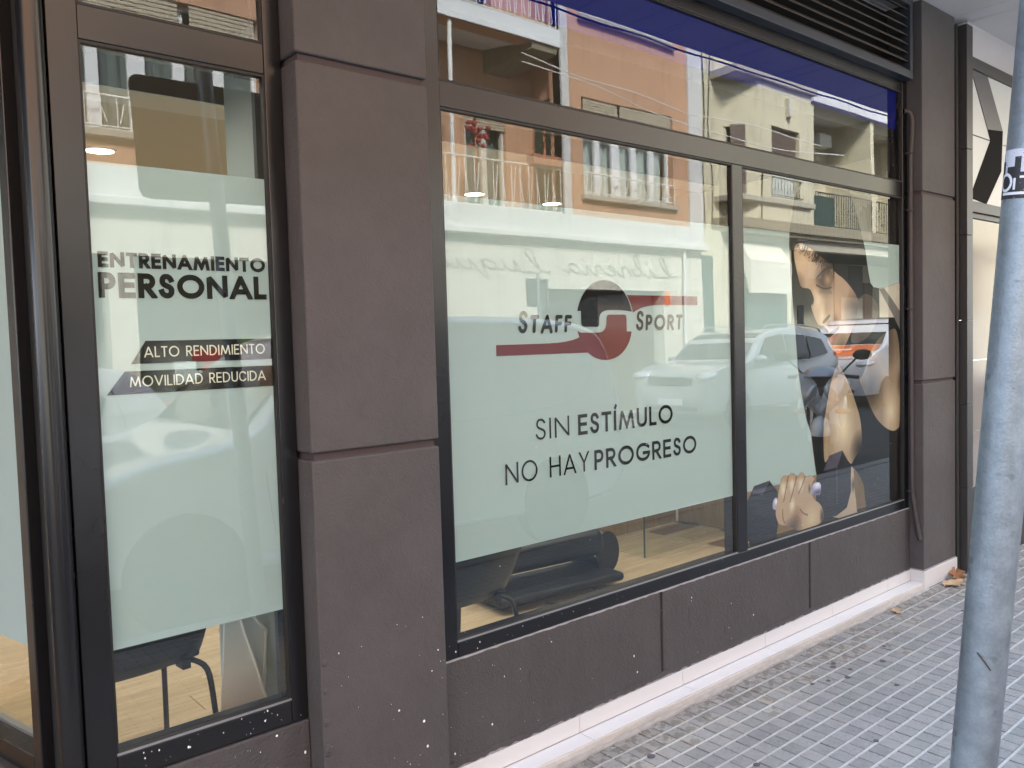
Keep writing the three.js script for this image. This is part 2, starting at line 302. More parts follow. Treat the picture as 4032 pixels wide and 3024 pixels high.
// large window
{
  const w = thing('shop_window', 'large shop window with a red and black logo and a poster of a dumbbell lifter', 'window');
  const B = -.16, r = .003, bx = (a, b, c, d, z = FR_Z) => box(a, b, c, d, B, z, r);
  part('frame', merge(bx(1.463, 1.568, .467, 2.91), bx(4.777, 4.831, .467, 2.91), bx(1.568, 4.777, .467, .518), bx(1.568, 4.777, 2.845, 2.91)), M.frame, w);
  part('transom_bar', bx(1.568, 4.777, 2.254, 2.337, FR_Z - .001), M.frame, w);
  part('mullion', bx(3.139, 3.215, .518, 2.254, FR_Z - .002), M.frame, w);
  const bead = (x0, x1, y0, y1) => merge(box(x0, x1, y0, y0 + .007, GL_Z - .006, FR_Z - .004), box(x0, x1, y1 - .007, y1, GL_Z - .006, FR_Z - .004), box(x0, x0 + .005, y0 + .007, y1 - .007, GL_Z - .006, FR_Z - .004), box(x1 - .005, x1, y0 + .007, y1 - .007, GL_Z - .006, FR_Z - .004));
  part('gasket', merge(bead(1.568, 3.139, .518, 2.254), bead(3.215, 4.777, .518, 2.254), bead(1.568, 4.777, 2.337, 2.845)), M.gasket, w);
  part('bead', merge(box(1.568, 3.139, .5182, .5235, FR_Z - .012, FR_Z - .001), box(3.215, 4.777, .5182, .5235, FR_Z - .012, FR_Z - .001)), M.alu, w);
  part('pane', pane(1.568, 3.139, .518, 2.254, GL_Z), M.glass, w);
  part('pane', pane(3.215, 4.777, .518, 2.254, GL_Z), M.glass, w);
  part('pane', pane(1.568, 4.777, 2.337, 2.845, GL_Z), M.glass, w);
  stuff(part('dust_fleck', spatter(46, () => [rr(1.6, 4.75), .53 + 1.5 * Math.pow(rnd(), 1.8), GL_Z + .0006], .0005, .0026), M.paint, w));
  part('blue_film', pane(1.57, 4.74, 2.63, 2.843, GL_Z - .006), M.blueFilm, w, 'navy blue film across the top of the upper pane');
  const film = part('frosted_film', pane(1.572, 3.136, .778, 1.982, GL_Z - .006), M.film, w, 'frosted film with the red and black logo and the slogan');
  const [g, t] = printSheet(1.78, 2.92, .98, 1.63, 1700, (c, X, Y, k) => {
    c.fillStyle = c.strokeStyle = '#14150f';
    const skew = (y, f) => { c.save(); c.transform(1, 0, -.1, 1, Y(y) * .1, 0); f(); c.restore(); };
    skew(1.528, () => drawText(c, 'STAFF', X(1.882), X(2.142), Y(1.528), .064 * k, .215, .2, true, 1.22));
    skew(1.529, () => drawText(c, 'SPORT', X(2.498), X(2.79), Y(1.529), .064 * k, .215, .2, true, 1.22));
    drawText(c, 'SIN', X(1.952), X(2.119), Y(1.1465), .0755 * k, .105, .2); drawText(c, 'ESTÍMULO', X(2.165), X(2.717), Y(1.144), .0775 * k, .17, .17);
    drawText(c, 'NO HAY', X(1.807), X(2.22), Y(1.0045), .0755 * k, .105, .2); drawText(c, 'PROGRESO', X(2.247), X(2.872), Y(1.0035), .0755 * k, .17, .17);
  });
  g.translate(0, 0, GL_Z - .0035);
  part('lettering', g, std(1, 1, 1, .75, { map: t, transparent: true, specularIntensity: .3 }), film);
  const S = (f, name, m) => { const s = new THREE.Shape(); f(s); const q = new THREE.ExtrudeGeometry(s, { depth: .0004, bevelEnabled: false, curveSegments: 20 }); q.translate(0, 0, GL_Z - .004); part(name, muv(q), m, film); };
  S((s) => { s.moveTo(2.177, 1.607); s.bezierCurveTo(2.195, 1.68, 2.26, 1.724, 2.327, 1.724); s.bezierCurveTo(2.4, 1.724, 2.46, 1.675, 2.477, 1.604); s.bezierCurveTo(2.43, 1.612, 2.38, 1.611, 2.34, 1.61); s.bezierCurveTo(2.305, 1.606, 2.293, 1.595, 2.292, 1.573); s.lineTo(2.291, 1.556); s.quadraticCurveTo(2.289, 1.547, 2.278, 1.547); s.lineTo(2.21, 1.548); s.quadraticCurveTo(2.197, 1.549, 2.196, 1.562); s.lineTo(2.195, 1.607); }, 'logo_cap', M.vinyl);
  S((s) => { s.moveTo(2.4505, 1.669); s.lineTo(2.897, 1.67); s.lineTo(2.897, 1.6325); s.lineTo(2.67, 1.632); s.bezierCurveTo(2.6, 1.632, 2.53, 1.625, 2.484, 1.6); s.bezierCurveTo(2.48, 1.625, 2.466, 1.65, 2.4505, 1.669); }, 'logo_bar', M.red);
  S((s) => { s.moveTo(2.349, 1.593); s.lineTo(2.43, 1.593); s.quadraticCurveTo(2.446, 1.593, 2.446, 1.577); s.lineTo(2.446, 1.527); s.lineTo(2.474, 1.526); s.bezierCurveTo(2.463, 1.47, 2.41, 1.419, 2.325, 1.419); s.bezierCurveTo(2.28, 1.42, 2.25, 1.435, 2.228, 1.451); s.lineTo(1.783, 1.452); s.lineTo(1.783, 1.4895); s.lineTo(2.03, 1.49); s.bezierCurveTo(2.1, 1.491, 2.15, 1.497, 2.184, 1.509); s.lineTo(2.174, 1.534); s.quadraticCurveTo(2.185, 1.526, 2.2, 1.526); s.lineTo(2.29, 1.525); s.bezierCurveTo(2.318, 1.526, 2.331, 1.545, 2.331, 1.565); s.lineTo(2.332, 1.577); s.quadraticCurveTo(2.333, 1.593, 2.349, 1.593); }, 'logo_arm', M.red);
  // second pane: frosted film cut round the poster
  const edge = [[3.849, .781], [3.834, .841], [3.801, 1.002], [3.759, 1.073], [3.717, 1.205], [3.685, 1.339], [3.668, 1.5], [3.652, 1.62], [3.63, 1.784], [3.62, 1.924], [3.624, 1.985]];
  part('frosted_film', flat([[3.218, .778], ...edge, [3.218, 1.985]], GL_Z - .006), M.film, w, 'frosted film left of the poster');
  part('frosted_film', flat([[4.352, 1.985], [4.376, 1.932], [4.403, 1.829], [4.43, 1.765], [4.463, 1.741], [4.526, 1.735], [4.625, 1.747], [4.74, 1.768], [4.774, 1.775], [4.774, 1.985]], GL_Z - .006), M.film, w, 'small frosted film right of the poster, by the frame');
  const P = {
    sil: [[3.723, 2.235], [3.856, 2.244], [4.027, 2.238], [4.208, 2.236], [4.26, 2.166], [4.331, 2.029], [4.376, 1.932], [4.403, 1.829], [4.43, 1.759], [4.463, 1.739], [4.526, 1.735], [4.625, 1.747], [4.774, 1.774], [4.774, .5], [3.86, .5], [3.84, .62], [3.845, .74], [3.849, .781], [3.834, .841], [3.801, 1.002], [3.759, 1.073], [3.717, 1.205], [3.685, 1.339], [3.668, 1.5], [3.652, 1.62], [3.63, 1.784], [3.621, 1.924], [3.628, 2.005], [3.668, 2.145]],
    face: [[3.663, 1.922], [3.709, 1.941], [3.763, 1.936], [3.881, 1.894], [4.003, 1.846], [4.053, 1.805], [4.156, 1.773], [4.298, 1.678], [4.288, 1.598], [4.232, 1.522], [4.195, 1.478], [4.132, 1.409], [4.08, 1.382], [4.02, 1.408], [3.97, 1.444], [3.971, 1.474], [3.988, 1.499], [3.947, 1.53], [3.894, 1.535], [3.866, 1.548], [3.804, 1.64], [3.836, 1.643], [3.844, 1.673], [3.813, 1.714], [3.782, 1.722], [3.72, 1.721], [3.698, 1.773], [3.662, 1.866]],
    brow: [[3.854, 1.757], [3.895, 1.8], [3.986, 1.833], [4.045, 1.817], [4.053, 1.796], [4.027, 1.757], [3.992, 1.726], [3.943, 1.733], [3.87, 1.738]], lid: [[3.919, 1.771], [3.977, 1.802], [4.019, 1.786], [4.002, 1.762], [3.943, 1.746]],
    nostril: [[3.915, 1.547], [3.94, 1.568], [3.998, 1.596], [4.002, 1.581], [3.973, 1.564], [3.939, 1.545]], mouth: [[3.971, 1.491], [4.022, 1.509], [4.095, 1.533], [4.082, 1.515], [4.022, 1.486], [3.979, 1.469]], lip: [[3.975, 1.465], [4.022, 1.481], [4.082, 1.502], [4.081, 1.48], [4.038, 1.451], [3.995, 1.439]],
    neck: [[4.289, 1.683], [4.401, 1.712], [4.525, 1.644], [4.514, 1.566], [4.397, 1.456], [4.194, 1.425], [4.223, 1.518]], shirt: [[4.526, 1.735], [4.625, 1.747], [4.774, 1.774], [4.774, 1.573], [4.529, 1.574]], strap: [[4.526, 1.731], [4.585, 1.737], [4.705, 1.659], [4.774, 1.611], [4.774, 1.5], [4.704, 1.573]],
    forearm: [[4.07, 1.341], [4.018, 1.278], [3.974, 1.189], [3.938, 1.07], [3.924, 1.042], [3.918, .952], [3.925, .817], [3.974, .864], [4.105, .876], [4.2, .784], [4.227, .817], [4.311, .867], [4.321, .912], [4.309, 1.018], [4.279, 1.079], [4.191, 1.22], [4.104, 1.309]],
    upper: [[4.434, 1.414], [4.611, 1.5], [4.774, 1.52], [4.774, .95], [4.723, .929], [4.666, .927], [4.565, .963], [4.458, 1.033], [4.364, 1.155], [4.285, 1.246], [4.338, 1.257]], thigh: [[4.2, .784], [4.19, .645], [4.133, .563], [4.072, .55], [4.002, .541], [4.159, .5], [4.259, .5], [4.269, .538], [4.242, .624], [4.227, .767]], gap: [[4.227, .774], [4.272, .739], [4.336, .671], [4.344, .609], [4.372, .5], [4.259, .5], [4.247, .623], [4.228, .744]],
    bellL: [[3.425, .807], [3.299, .798], [3.237, .729], [3.224, .672], [3.233, .577], [3.279, .5], [3.468, .5], [3.491, .581], [3.495, .743]], facetL: [[3.425, .807], [3.299, .798], [3.278, .77], [3.36, .748]], bellR: [[4.108, .878], [3.974, .864], [3.889, .765], [3.887, .64], [3.927, .543], [4.045, .541], [4.151, .569], [4.197, .649], [4.195, .785]], facetR: [[4.108, .878], [3.974, .864], [3.915, .792], [4.046, .794]],
    collarR: [[3.82, .746], [3.893, .739], [3.889, .679], [3.867, .673], [3.799, .685], [3.794, .718]], collarL: [[3.494, .721], [3.458, .716], [3.447, .685], [3.453, .664], [3.486, .657]],
    hand: [[3.526, .808], [3.555, .816], [3.585, .808], [3.615, .821], [3.645, .814], [3.669, .794], [3.699, .813], [3.726, .807], [3.745, .783], [3.785, .788], [3.82, .774], [3.832, .76], [3.804, .746], [3.791, .71], [3.822, .656], [3.87, .638], [3.911, .597], [3.918, .54], [3.844, .52], [3.685, .52], [3.639, .539], [3.579, .566], [3.506, .58], [3.481, .615], [3.471, .645], [3.486, .691], [3.518, .785]],
    hole: [[3.219, .5], [3.219, .9], [3.237, .729], [3.224, .672], [3.233, .577], [3.279, .5]], hole2: [[3.468, .5], [3.491, .54], [3.53, .565], [3.56, .563], [3.61, .53], [3.64, .5]],
  };
  const [pg, pt] = printSheet(3.218, 4.775, .52, 2.25, 620, (c, X, Y, k) => {
    const path = (p, smooth) => { c.beginPath(); const n = p.length; if (!smooth) p.forEach(([x, y], i) => i ? c.lineTo(X(x), Y(y)) : c.moveTo(X(x), Y(y))); else { const m = (a, b) => [(a[0] + b[0]) / 2, (a[1] + b[1]) / 2]; let q = m(p[n - 1], p[0]); c.moveTo(X(q[0]), Y(q[1])); for (let i = 0; i < n; i++) { q = m(p[i], p[(i + 1) % n]); c.quadraticCurveTo(X(p[i][0]), Y(p[i][1]), X(q[0]), Y(q[1])); } } c.closePath(); };
    const fill = (n, col, smooth = true) => { path(P[n], smooth); c.fillStyle = col; c.fill(); };
    const within = (n, f) => { c.save(); path(P[n], true); c.clip(); f(); c.restore(); };
    const glow = (x, y, r, col, sx = 1) => { c.save(); c.translate(X(x), Y(y)); c.scale(sx, 1); const q = c.createRadialGradient(0, 0, 0, 0, 0, r * k); q.addColorStop(0, col); q.addColorStop(1, col.replace(/[\d.]+\)$/, '0)')); c.fillStyle = q; c.fillRect(-r * k, -r * k, 2 * r * k, 2 * r * k); c.restore(); };
    fill('sil', '#0b090a', false);
    fill('neck', '#4b4036'); fill('shirt', '#b9b2a6', false); fill('strap', '#6c6a68', false);
    fill('upper', '#8d7a66'); within('upper', () => { glow(4.66, 1.04, .17, 'rgba(204,186,160,1)', .7); glow(4.42, 1.2, .17, 'rgba(34,26,21,.95)'); glow(4.6, 1.45, .2, 'rgba(44,34,28,.9)'); glow(4.77, 1.2, .09, 'rgba(60,48,40,.8)', .5); });
    fill('face', '#a88f78');
    within('face', () => {
      glow(3.76, 1.86, .16, 'rgba(208,184,156,.95)'); glow(3.88, 1.66, .1, 'rgba(220,198,172,.95)', .8); glow(3.92, 1.59, .07, 'rgba(228,206,182,.75)', .6); glow(4.08, 1.62, .1, 'rgba(206,176,150,.7)');
      glow(4.28, 1.6, .15, 'rgba(46,33,26,.97)'); glow(4.12, 1.4, .1, 'rgba(66,50,40,.85)'); glow(3.7, 1.74, .07, 'rgba(84,66,54,.8)'); glow(4.04, 1.55, .05, 'rgba(96,72,58,.6)'); glow(3.82, 1.66, .035, 'rgba(52,38,30,.9)', .8);
      glow(3.95, 1.765, .1, 'rgba(70,50,40,.9)', 1.15); glow(4.0, 1.44, .05, 'rgba(120,92,78,.6)');
    });
    within('brow', () => { glow(3.96, 1.77, .1, 'rgba(52,36,28,.75)', 1.2); glow(3.975, 1.768, .042, 'rgba(178,146,120,.95)', 1.2); });
    c.lineCap = 'round';
    for (let i = 0; i < 60; i++) { const t = i / 59, x = lerp(3.862, 4.045, t), y = 1.775 + .058 * Math.sin(Math.min(1, t * 1.1) * 1.75); c.strokeStyle = 'rgba(30,20,15,.75)'; c.lineWidth = 2.2 - 1.2 * Math.abs(t - .4); c.beginPath(); c.moveTo(X(x), Y(y - .008)); c.lineTo(X(x + .012), Y(y + .006)); c.stroke(); }
    for (const [lw, al] of [[7, .35], [3.2, .95]]) { c.strokeStyle = `rgba(24,15,11,${al})`; c.lineWidth = lw; c.beginPath(); c.moveTo(X(3.868), Y(1.738)); c.quadraticCurveTo(X(3.945), Y(1.712), X(4.01), Y(1.73)); c.stroke(); }
    for (let i = 0; i < 12; i++) { c.strokeStyle = 'rgba(22,14,10,.9)'; c.lineWidth = 1.3; c.beginPath(); c.moveTo(X(3.9 + i * .009), Y(1.722)); c.quadraticCurveTo(X(3.9 + i * .0095), Y(1.708), X(3.893 + i * .0115), Y(1.7 - .003 * (i % 3))); c.stroke(); }
    fill('nostril', '#22130d'); fill('mouth', '#2c1612'); fill('lip', '#a4766c'); within('lip', () => glow(4.0, 1.46, .03, 'rgba(206,160,150,.9)'));
    glow(3.99, 1.54, .03, 'rgba(60,42,34,.5)');
    // strands of hair falling from the head
    for (let i = 0; i < 230; i++) { const a = rnd(), x = lerp(3.66, 4.05, a), y = lerp(1.96, 1.83, a) + rr(-.01, .04); c.strokeStyle = i % 3 ? 'rgba(14,10,9,.85)' : 'rgba(70,48,34,.5)'; c.lineWidth = rr(.8, 2); c.beginPath(); c.moveTo(X(x), Y(y)); c.quadraticCurveTo(X(x - .02), Y(y - .03), X(x + rr(-.05, .01)), Y(y - rr(.02, .055))); c.stroke(); }
    fill('forearm', '#9b866d'); within('forearm', () => { glow(4.12, 1.0, .17, 'rgba(212,194,164,1)', .8); glow(4.02, 1.17, .1, 'rgba(188,160,128,.9)', .6); glow(4.3, .86, .12, 'rgba(20,14,11,1)'); glow(4.34, 1.08, .1, 'rgba(48,36,28,.9)', .6); glow(3.92, .95, .05, 'rgba(150,104,72,.9)', .6); glow(4.09, 1.31, .07, 'rgba(66,48,38,.75)'); });
    fill('thigh', '#a3907a', false); within('thigh', () => { glow(4.22, .68, .05, 'rgba(34,26,20,.85)', .5); });
    fill('bellL', '#121016', false); fill('facetL', '#3e3a47', false); fill('bellR', '#131017', false); fill('facetR', '#48424f', false);
    c.strokeStyle = '#544e5c'; c.lineWidth = 3; c.beginPath(); c.moveTo(X(4.108), Y(.878)); c.lineTo(X(4.05), Y(.79)); c.lineTo(X(4.05), Y(.6)); c.stroke(); c.beginPath(); c.moveTo(X(3.425), Y(.807)); c.lineTo(X(3.36), Y(.748)); c.stroke();
    fill('collarR', '#8a86a0'); within('collarR', () => { glow(3.86, .73, .03, 'rgba(222,222,240,1)', 2); glow(3.86, .69, .02, 'rgba(60,58,76,1)', 3); }); fill('collarL', '#9896a8'); within('collarL', () => glow(3.48, .7, .02, 'rgba(235,235,245,1)'));
    fill('hand', '#a48c70'); within('hand', () => {
      for (const [x, y] of [[3.545, .75], [3.62, .76], [3.7, .75], [3.62, .66]]) glow(x, y, .05, 'rgba(206,194,168,.9)', .7);
      glow(3.66, .6, .06, 'rgba(120,84,60,.75)'); glow(3.8, .56, .1, 'rgba(190,170,138,.9)'); glow(3.9, .56, .06, 'rgba(36,26,20,.95)', .5); glow(3.62, .545, .07, 'rgba(44,32,24,.85)', 1.4); glow(3.78, .72, .03, 'rgba(44,30,24,.8)', .5);
      c.lineCap = 'round';
      for (const l of [[[3.588, .81], [3.569, .753], [3.545, .69]], [[3.664, .8], [3.636, .736], [3.6, .68]], [[3.742, .79], [3.713, .742], [3.68, .71]], [[3.536, .65], [3.53, .61], [3.55, .585]], [[3.69, .63], [3.72, .6], [3.76, .59]]]) for (const [lw, col] of [[7, 'rgba(120,74,48,.35)'], [2.2, 'rgba(72,42,28,.8)']]) { c.strokeStyle = col; c.lineWidth = lw; c.beginPath(); c.moveTo(X(l[0][0]), Y(l[0][1])); c.quadraticCurveTo(X(l[1][0]), Y(l[1][1]), X(l[2][0]), Y(l[2][1])); c.stroke(); }
    });
    // small cut-outs where the sheet has lifted off in flakes
    c.globalCompositeOperation = 'destination-out'; c.fillStyle = '#000';
    for (const n of ['gap', 'hole', 'hole2']) { path(P[n], n === 'gap'); c.fill(); }
  });
  pg.translate(0, 0, GL_Z - .0045);
  part('poster', pg, std(1, 1, 1, .6, { map: pt, transparent: true, specularIntensity: .3 }), w, 'printed poster of a dark haired person looking down over a raised black dumbbell');
  stuff(part('paint_spatter', spatter(26, () => [1.47 + 1.6 * Math.pow(rnd(), 2), rr(.472, .515), FR_Z + .0005], .0006, .003), M.paint, w));
}
// splayed window of the entrance, left of the corner post
{
  const w = thing('side_window', 'frosted side window turned back from the corner post at the left edge', 'window');
  w.position.set(.4, 0, -.16); w.rotation.y = Math.PI / 2 + THREE.MathUtils.degToRad(14.5) * 1;    // its own x runs inwards along the splay
  const L = 1.75, r = .003;
  part('frame', merge(box(0, .04, .47, 2.9, -.03, .035, r), box(L - .05, L, .47, 2.9, -.03, .035, r), box(.04, L - .05, .47, .525, -.03, .035, r), box(.04, L - .05, 2.222, 2.318, -.03, .034, r), box(.04, L - .05, 2.84, 2.9, -.03, .035, r)), M.frame, w);
  part('bead', box(.04, L - .05, .5255, .533, .016, .033), M.alu, w);
  part('pane', pane(.04, L - .05, .525, 2.222, .015), M.glass, w);
  part('pane', pane(.04, L - .05, 2.318, 2.84, .015), M.glass, w);
  part('frosted_film', pane(.042, L - .05, .77, 1.97, .009), M.film, w);
  part('low_panel', box(0, L, 0, .468, -.05, .045, .004), M.low, w);
}
{
  const p = thing('corner_post', 'rounded dark metal corner post between the narrow window and the side window', 'post');
  const g = new THREE.CylinderGeometry(.0275, .0275, 2.9, 28); g.translate(.4235, 1.47, -.0885);
  part('rounded_cover', g, M.frame, p);
  part('core', box(.4, .4545, .02, 2.95, -.17, -.1, .003), M.gasket, p);
}
// louvred grille over the large window
{
  const g = thing('ventilation_grille', 'long black louvred ventilation grille above the large window', 'grille');
  const z0 = -.085, z1 = -.03;
  part('frame', merge(box(1.465, 4.792, 2.9, 2.943, z0, z1, .003), box(1.465, 4.792, 3.3, 3.338, z0, z1, .003), box(4.758, 4.792, 2.943, 3.3, z0, z1, .003), box(1.465, 1.5, 2.943, 3.3, z0, z1, .003)), std(.028, .034, .045, .35, { roughnessMap: T.smudge }), g);
  part('backing', box(1.5, 4.758, 2.943, 3.3, -.2, -.16), M.black, g);
  const sm = std(.085, .07, .055, .5, { roughnessMap: T.smudge });
  for (let i = 0; i < 8; i++) { const s = box(-1.628, 1.628, -.0015, .0015, -.03, .03, .0012); s.rotateX(.75); s.translate(3.13, 2.965 + i * .0475, -.064); part('slat', s, sm, g); }
}
{
  const p = thing('cable_conduit', 'thin dark conduit running down the side of the far pier beside the window frame', 'pipe');
  part('pipe', tube([[4.79, 2.735, -.083], [4.808, 2.735, -.066], [4.8145, 2.69, -.05], [4.815, 2.58, -.052], [4.815, 2.4, -.06], [4.815, 1.5, -.06], [4.815, .62, -.058], [4.8165, .5, -.048], [4.82, .36, -.03], [4.823, .29, -.018]], .0135, 80, 10), M.conduit, p);
  for (const y of [2.5, 2.18, 1.62, .57]) part('clamp', box(4.794, 4.831, y - .005, y + .005, -.077, -.043, .002), M.conduit, p);
}

// ───────── building over the shop, soffit, neighbour ─────────
struct('soffit', merge(box(-14, 5.268, 3.34, 3.62, -.2, 1.06), box(5.274, 26, 3.34, 3.62, -.2, 1.06)), M.soffit);
{
  const c = thing('cable', 'thin black cable clipped along the outer edge of the soffit above the pavement', 'cable');
  const pts = []; for (let i = 0; i <= 60; i++) pts.push([i * .2, 3.326 - .012 * Math.abs(Math.sin(i * .8)), 1.068]);
  part('wire', tube(pts, .006, 240, 5), M.black, c);
}
{
  const b = thing('apartment_building', 'upper storeys of the building above the dark shopfront', 'building');
  part('wall', wall(-14, 26, 3.62, 7.2, -.25, 0, Array.from({ length: 9 }, (_, i) => [-12 + i * 4.2, -10.2 + i * 4.2, 4.6, 6.4])), M.cream, b);
  part('core', box(-14, 26, 3.3, 7.1, -10, -.6), M.whiteWall, b);
  part('floor_slab', box(-14, 26, 3.2, 3.6, -.6, -.2), M.whiteWall, b);
}
{
  const n = thing('tiled_column', 'slim black tiled column between the far pier and the neighbouring shop', 'column');
  part('rubber_strip', merge(box(5.273, 5.322, .0, 3.34, -.2, -.03), tube([[5.285, 3.3, .0], [5.287, 2, .004], [5.285, 1, .002], [5.288, .02, .004]], .011, 40, 6)), M.rubber, n);
  const ys = [0, .53, 1.04, 1.55, 2.06, 2.57, 3.3];
  for (let i = 0; i + 1 < ys.length; i++) part('tile', box(5.318, 5.405, ys[i] + .0012, ys[i + 1] - .0012, -.05, .05, .002), M.colTile, n);
}
{
  const n = thing('shop_sign', 'white fascia sign with a bent black chevron over the neighbouring shop', 'sign');
  part('frame', merge(box(5.406, 9, 3.06, 3.13, -.05, .045, .003), box(5.406, 9, 2.205, 2.27, -.05, .045, .003), box(5.406, 9, 2.172, 2.204, -.04, .03, .002)), M.colTile, n);
  part('panel', merge(box(5.406, 9, 2.675, 3.06, -.02, .03), box(5.406, 9, 2.27, 2.669, -.02, .03)), M.signWhite, n);
  part('seam', box(5.406, 5.73, 2.6685, 2.6755, -.01, .0315), M.black, n);
  const arm = (p, m, nm) => { const g = extrude(p, .004); g.translate(0, 0, .03); part(nm, muv(g), m, n); };
  arm([[5.42, 3.058], [5.675, 3.058], [5.925, 2.758], [5.68, 2.735]], M.signGrey, 'chevron_arm'); arm([[5.68, 2.735], [5.925, 2.758], [5.9, 2.5], [5.66, 2.272], [5.407, 2.29], [5.725, 2.672]], M.vinyl, 'chevron_arm');
  part('lintel', box(5.406, 9, 3.13, 3.34, -.1, .02), std(.48, .47, .5, .85, { map: T.stucco }), n);
}
{
  const n = thing('display_panel', 'tall glossy beige panel of the neighbouring shopfront behind the metal pole', 'panel');
  for (const [a, b] of [[.51, .86], [.864, 1.3], [1.304, 2.17]]) part('panel', box(5.408, 9, a, b, -.02, .02, .002), M.panelTan, n);
  part('plinth', box(5.408, 9, 0, .5, -.02, .028, .003), M.colTile, n);
}

// ───────── sign pole close to the camera ─────────
const poleAt = (y) => V(1.561 - .021 * y, y, 1.437 + .092 * y);
{
  const p = thing('sign_pole', 'leaning galvanised steel sign pole with a torn sticker, close on the right', 'pole');
  const a = poleAt(-.05), b = poleAt(2.86), L = a.distanceTo(b), q = new THREE.Quaternion().setFromUnitVectors(V(0, 1, 0), b.clone().sub(a).normalize());
  p.position.copy(a); p.quaternion.copy(q);
  const R = .0372, g = new THREE.CylinderGeometry(R, R, L, 48, 1); g.translate(0, L / 2, 0);
  { const u = g.attributes.uv; for (let i = 0; i < u.count; i++) u.setXY(i, u.getX(i) * 2 * Math.PI * R, u.getY(i) * L); }
  part('shaft', g, M.zinc, p);
  const cap = new THREE.CylinderGeometry(R + .006, R + .006, .05, 32); cap.translate(0, L, 0); part('cap', cap, M.rubber, p);
  // sticker wrapped round the shaft
  const cv = document.createElement('canvas'); cv.width = 256; cv.height = 256; const c = cv.getContext('2d');
  c.fillStyle = '#b3b7c4'; c.fillRect(0, 0, 256, 256); c.fillStyle = '#24252b'; c.fillRect(0, 120, 256, 136); c.fillRect(40, 60, 40, 70); c.fillRect(150, 40, 36, 90); c.fillRect(100, 90, 60, 40);
  c.strokeStyle = '#c9ccd6'; c.lineWidth = 16; c.beginPath(); c.arc(95, 170, 42, 0, 7); c.stroke(); c.fillRect(0, 0, 20, 120); c.fillStyle = '#c9ccd6'; c.fillRect(70, 222, 170, 14); c.fillRect(150, 150, 14, 60); c.fillRect(185, 140, 40, 12);
  for (let i = 0; i < 90; i++) { c.fillStyle = i % 2 ? 'rgba(20,20,24,.8)' : 'rgba(205,208,216,.8)'; c.fillRect(256 * rnd(), 256 * rnd(), rr(1, 7), rr(1, 4)); }
  c.globalCompositeOperation = 'destination-out'; c.beginPath(); c.moveTo(256, 0); c.lineTo(256, 120); c.lineTo(205, 50); c.lineTo(190, 0); c.fill(); c.beginPath(); c.moveTo(0, 0); c.lineTo(60, 0); c.lineTo(40, 26); c.lineTo(14, 40); c.lineTo(0, 90); c.fill();
  const t = new THREE.CanvasTexture(cv); t.colorSpace = THREE.SRGBColorSpace;
  const s = new THREE.CylinderGeometry(R + .0006, R + .0006, .078, 24, 1, true, -1.1, 1.9); s.rotateY(-1.9); s.rotateZ(0); s.translate(0, 1.803, 0);
  part('sticker', s, std(1, 1, 1, .6, { map: t, transparent: true, alphaTest: .5, side: THREE.DoubleSide }), p, 'torn black and white sticker');
  const tw = tube([[-.0395, .998, .0015], [-.038, .985, .014], [-.034, .972, .0235]], .0013, 10, 5); part('twig', tw, M.doorWood, p, 'dry stalk stuck to the shaft');
  // the plate it carries, above the picture: seen mirrored in the narrow window
  const sh = new THREE.Shape(); const w = .33, h = .285, r = .05; sh.moveTo(-w + r, -h); sh.lineTo(w - r, -h); sh.quadraticCurveTo(w, -h, w, -h + r); sh.lineTo(w, h - r); sh.quadraticCurveTo(w, h, w - r, h); sh.lineTo(-w + r, h); sh.quadraticCurveTo(-w, h, -w, h - r); sh.lineTo(-w, -h + r); sh.quadraticCurveTo(-w, -h, -w + r, -h);
  const pl = new THREE.ExtrudeGeometry(sh, { depth: .012, bevelEnabled: true, bevelSize: .003, bevelThickness: .003, bevelSegments: 1 }); pl.translate(0, L - .362, R + .008);
  part('sign_plate', muv(pl), std(.035, .035, .038, .6), p);
}

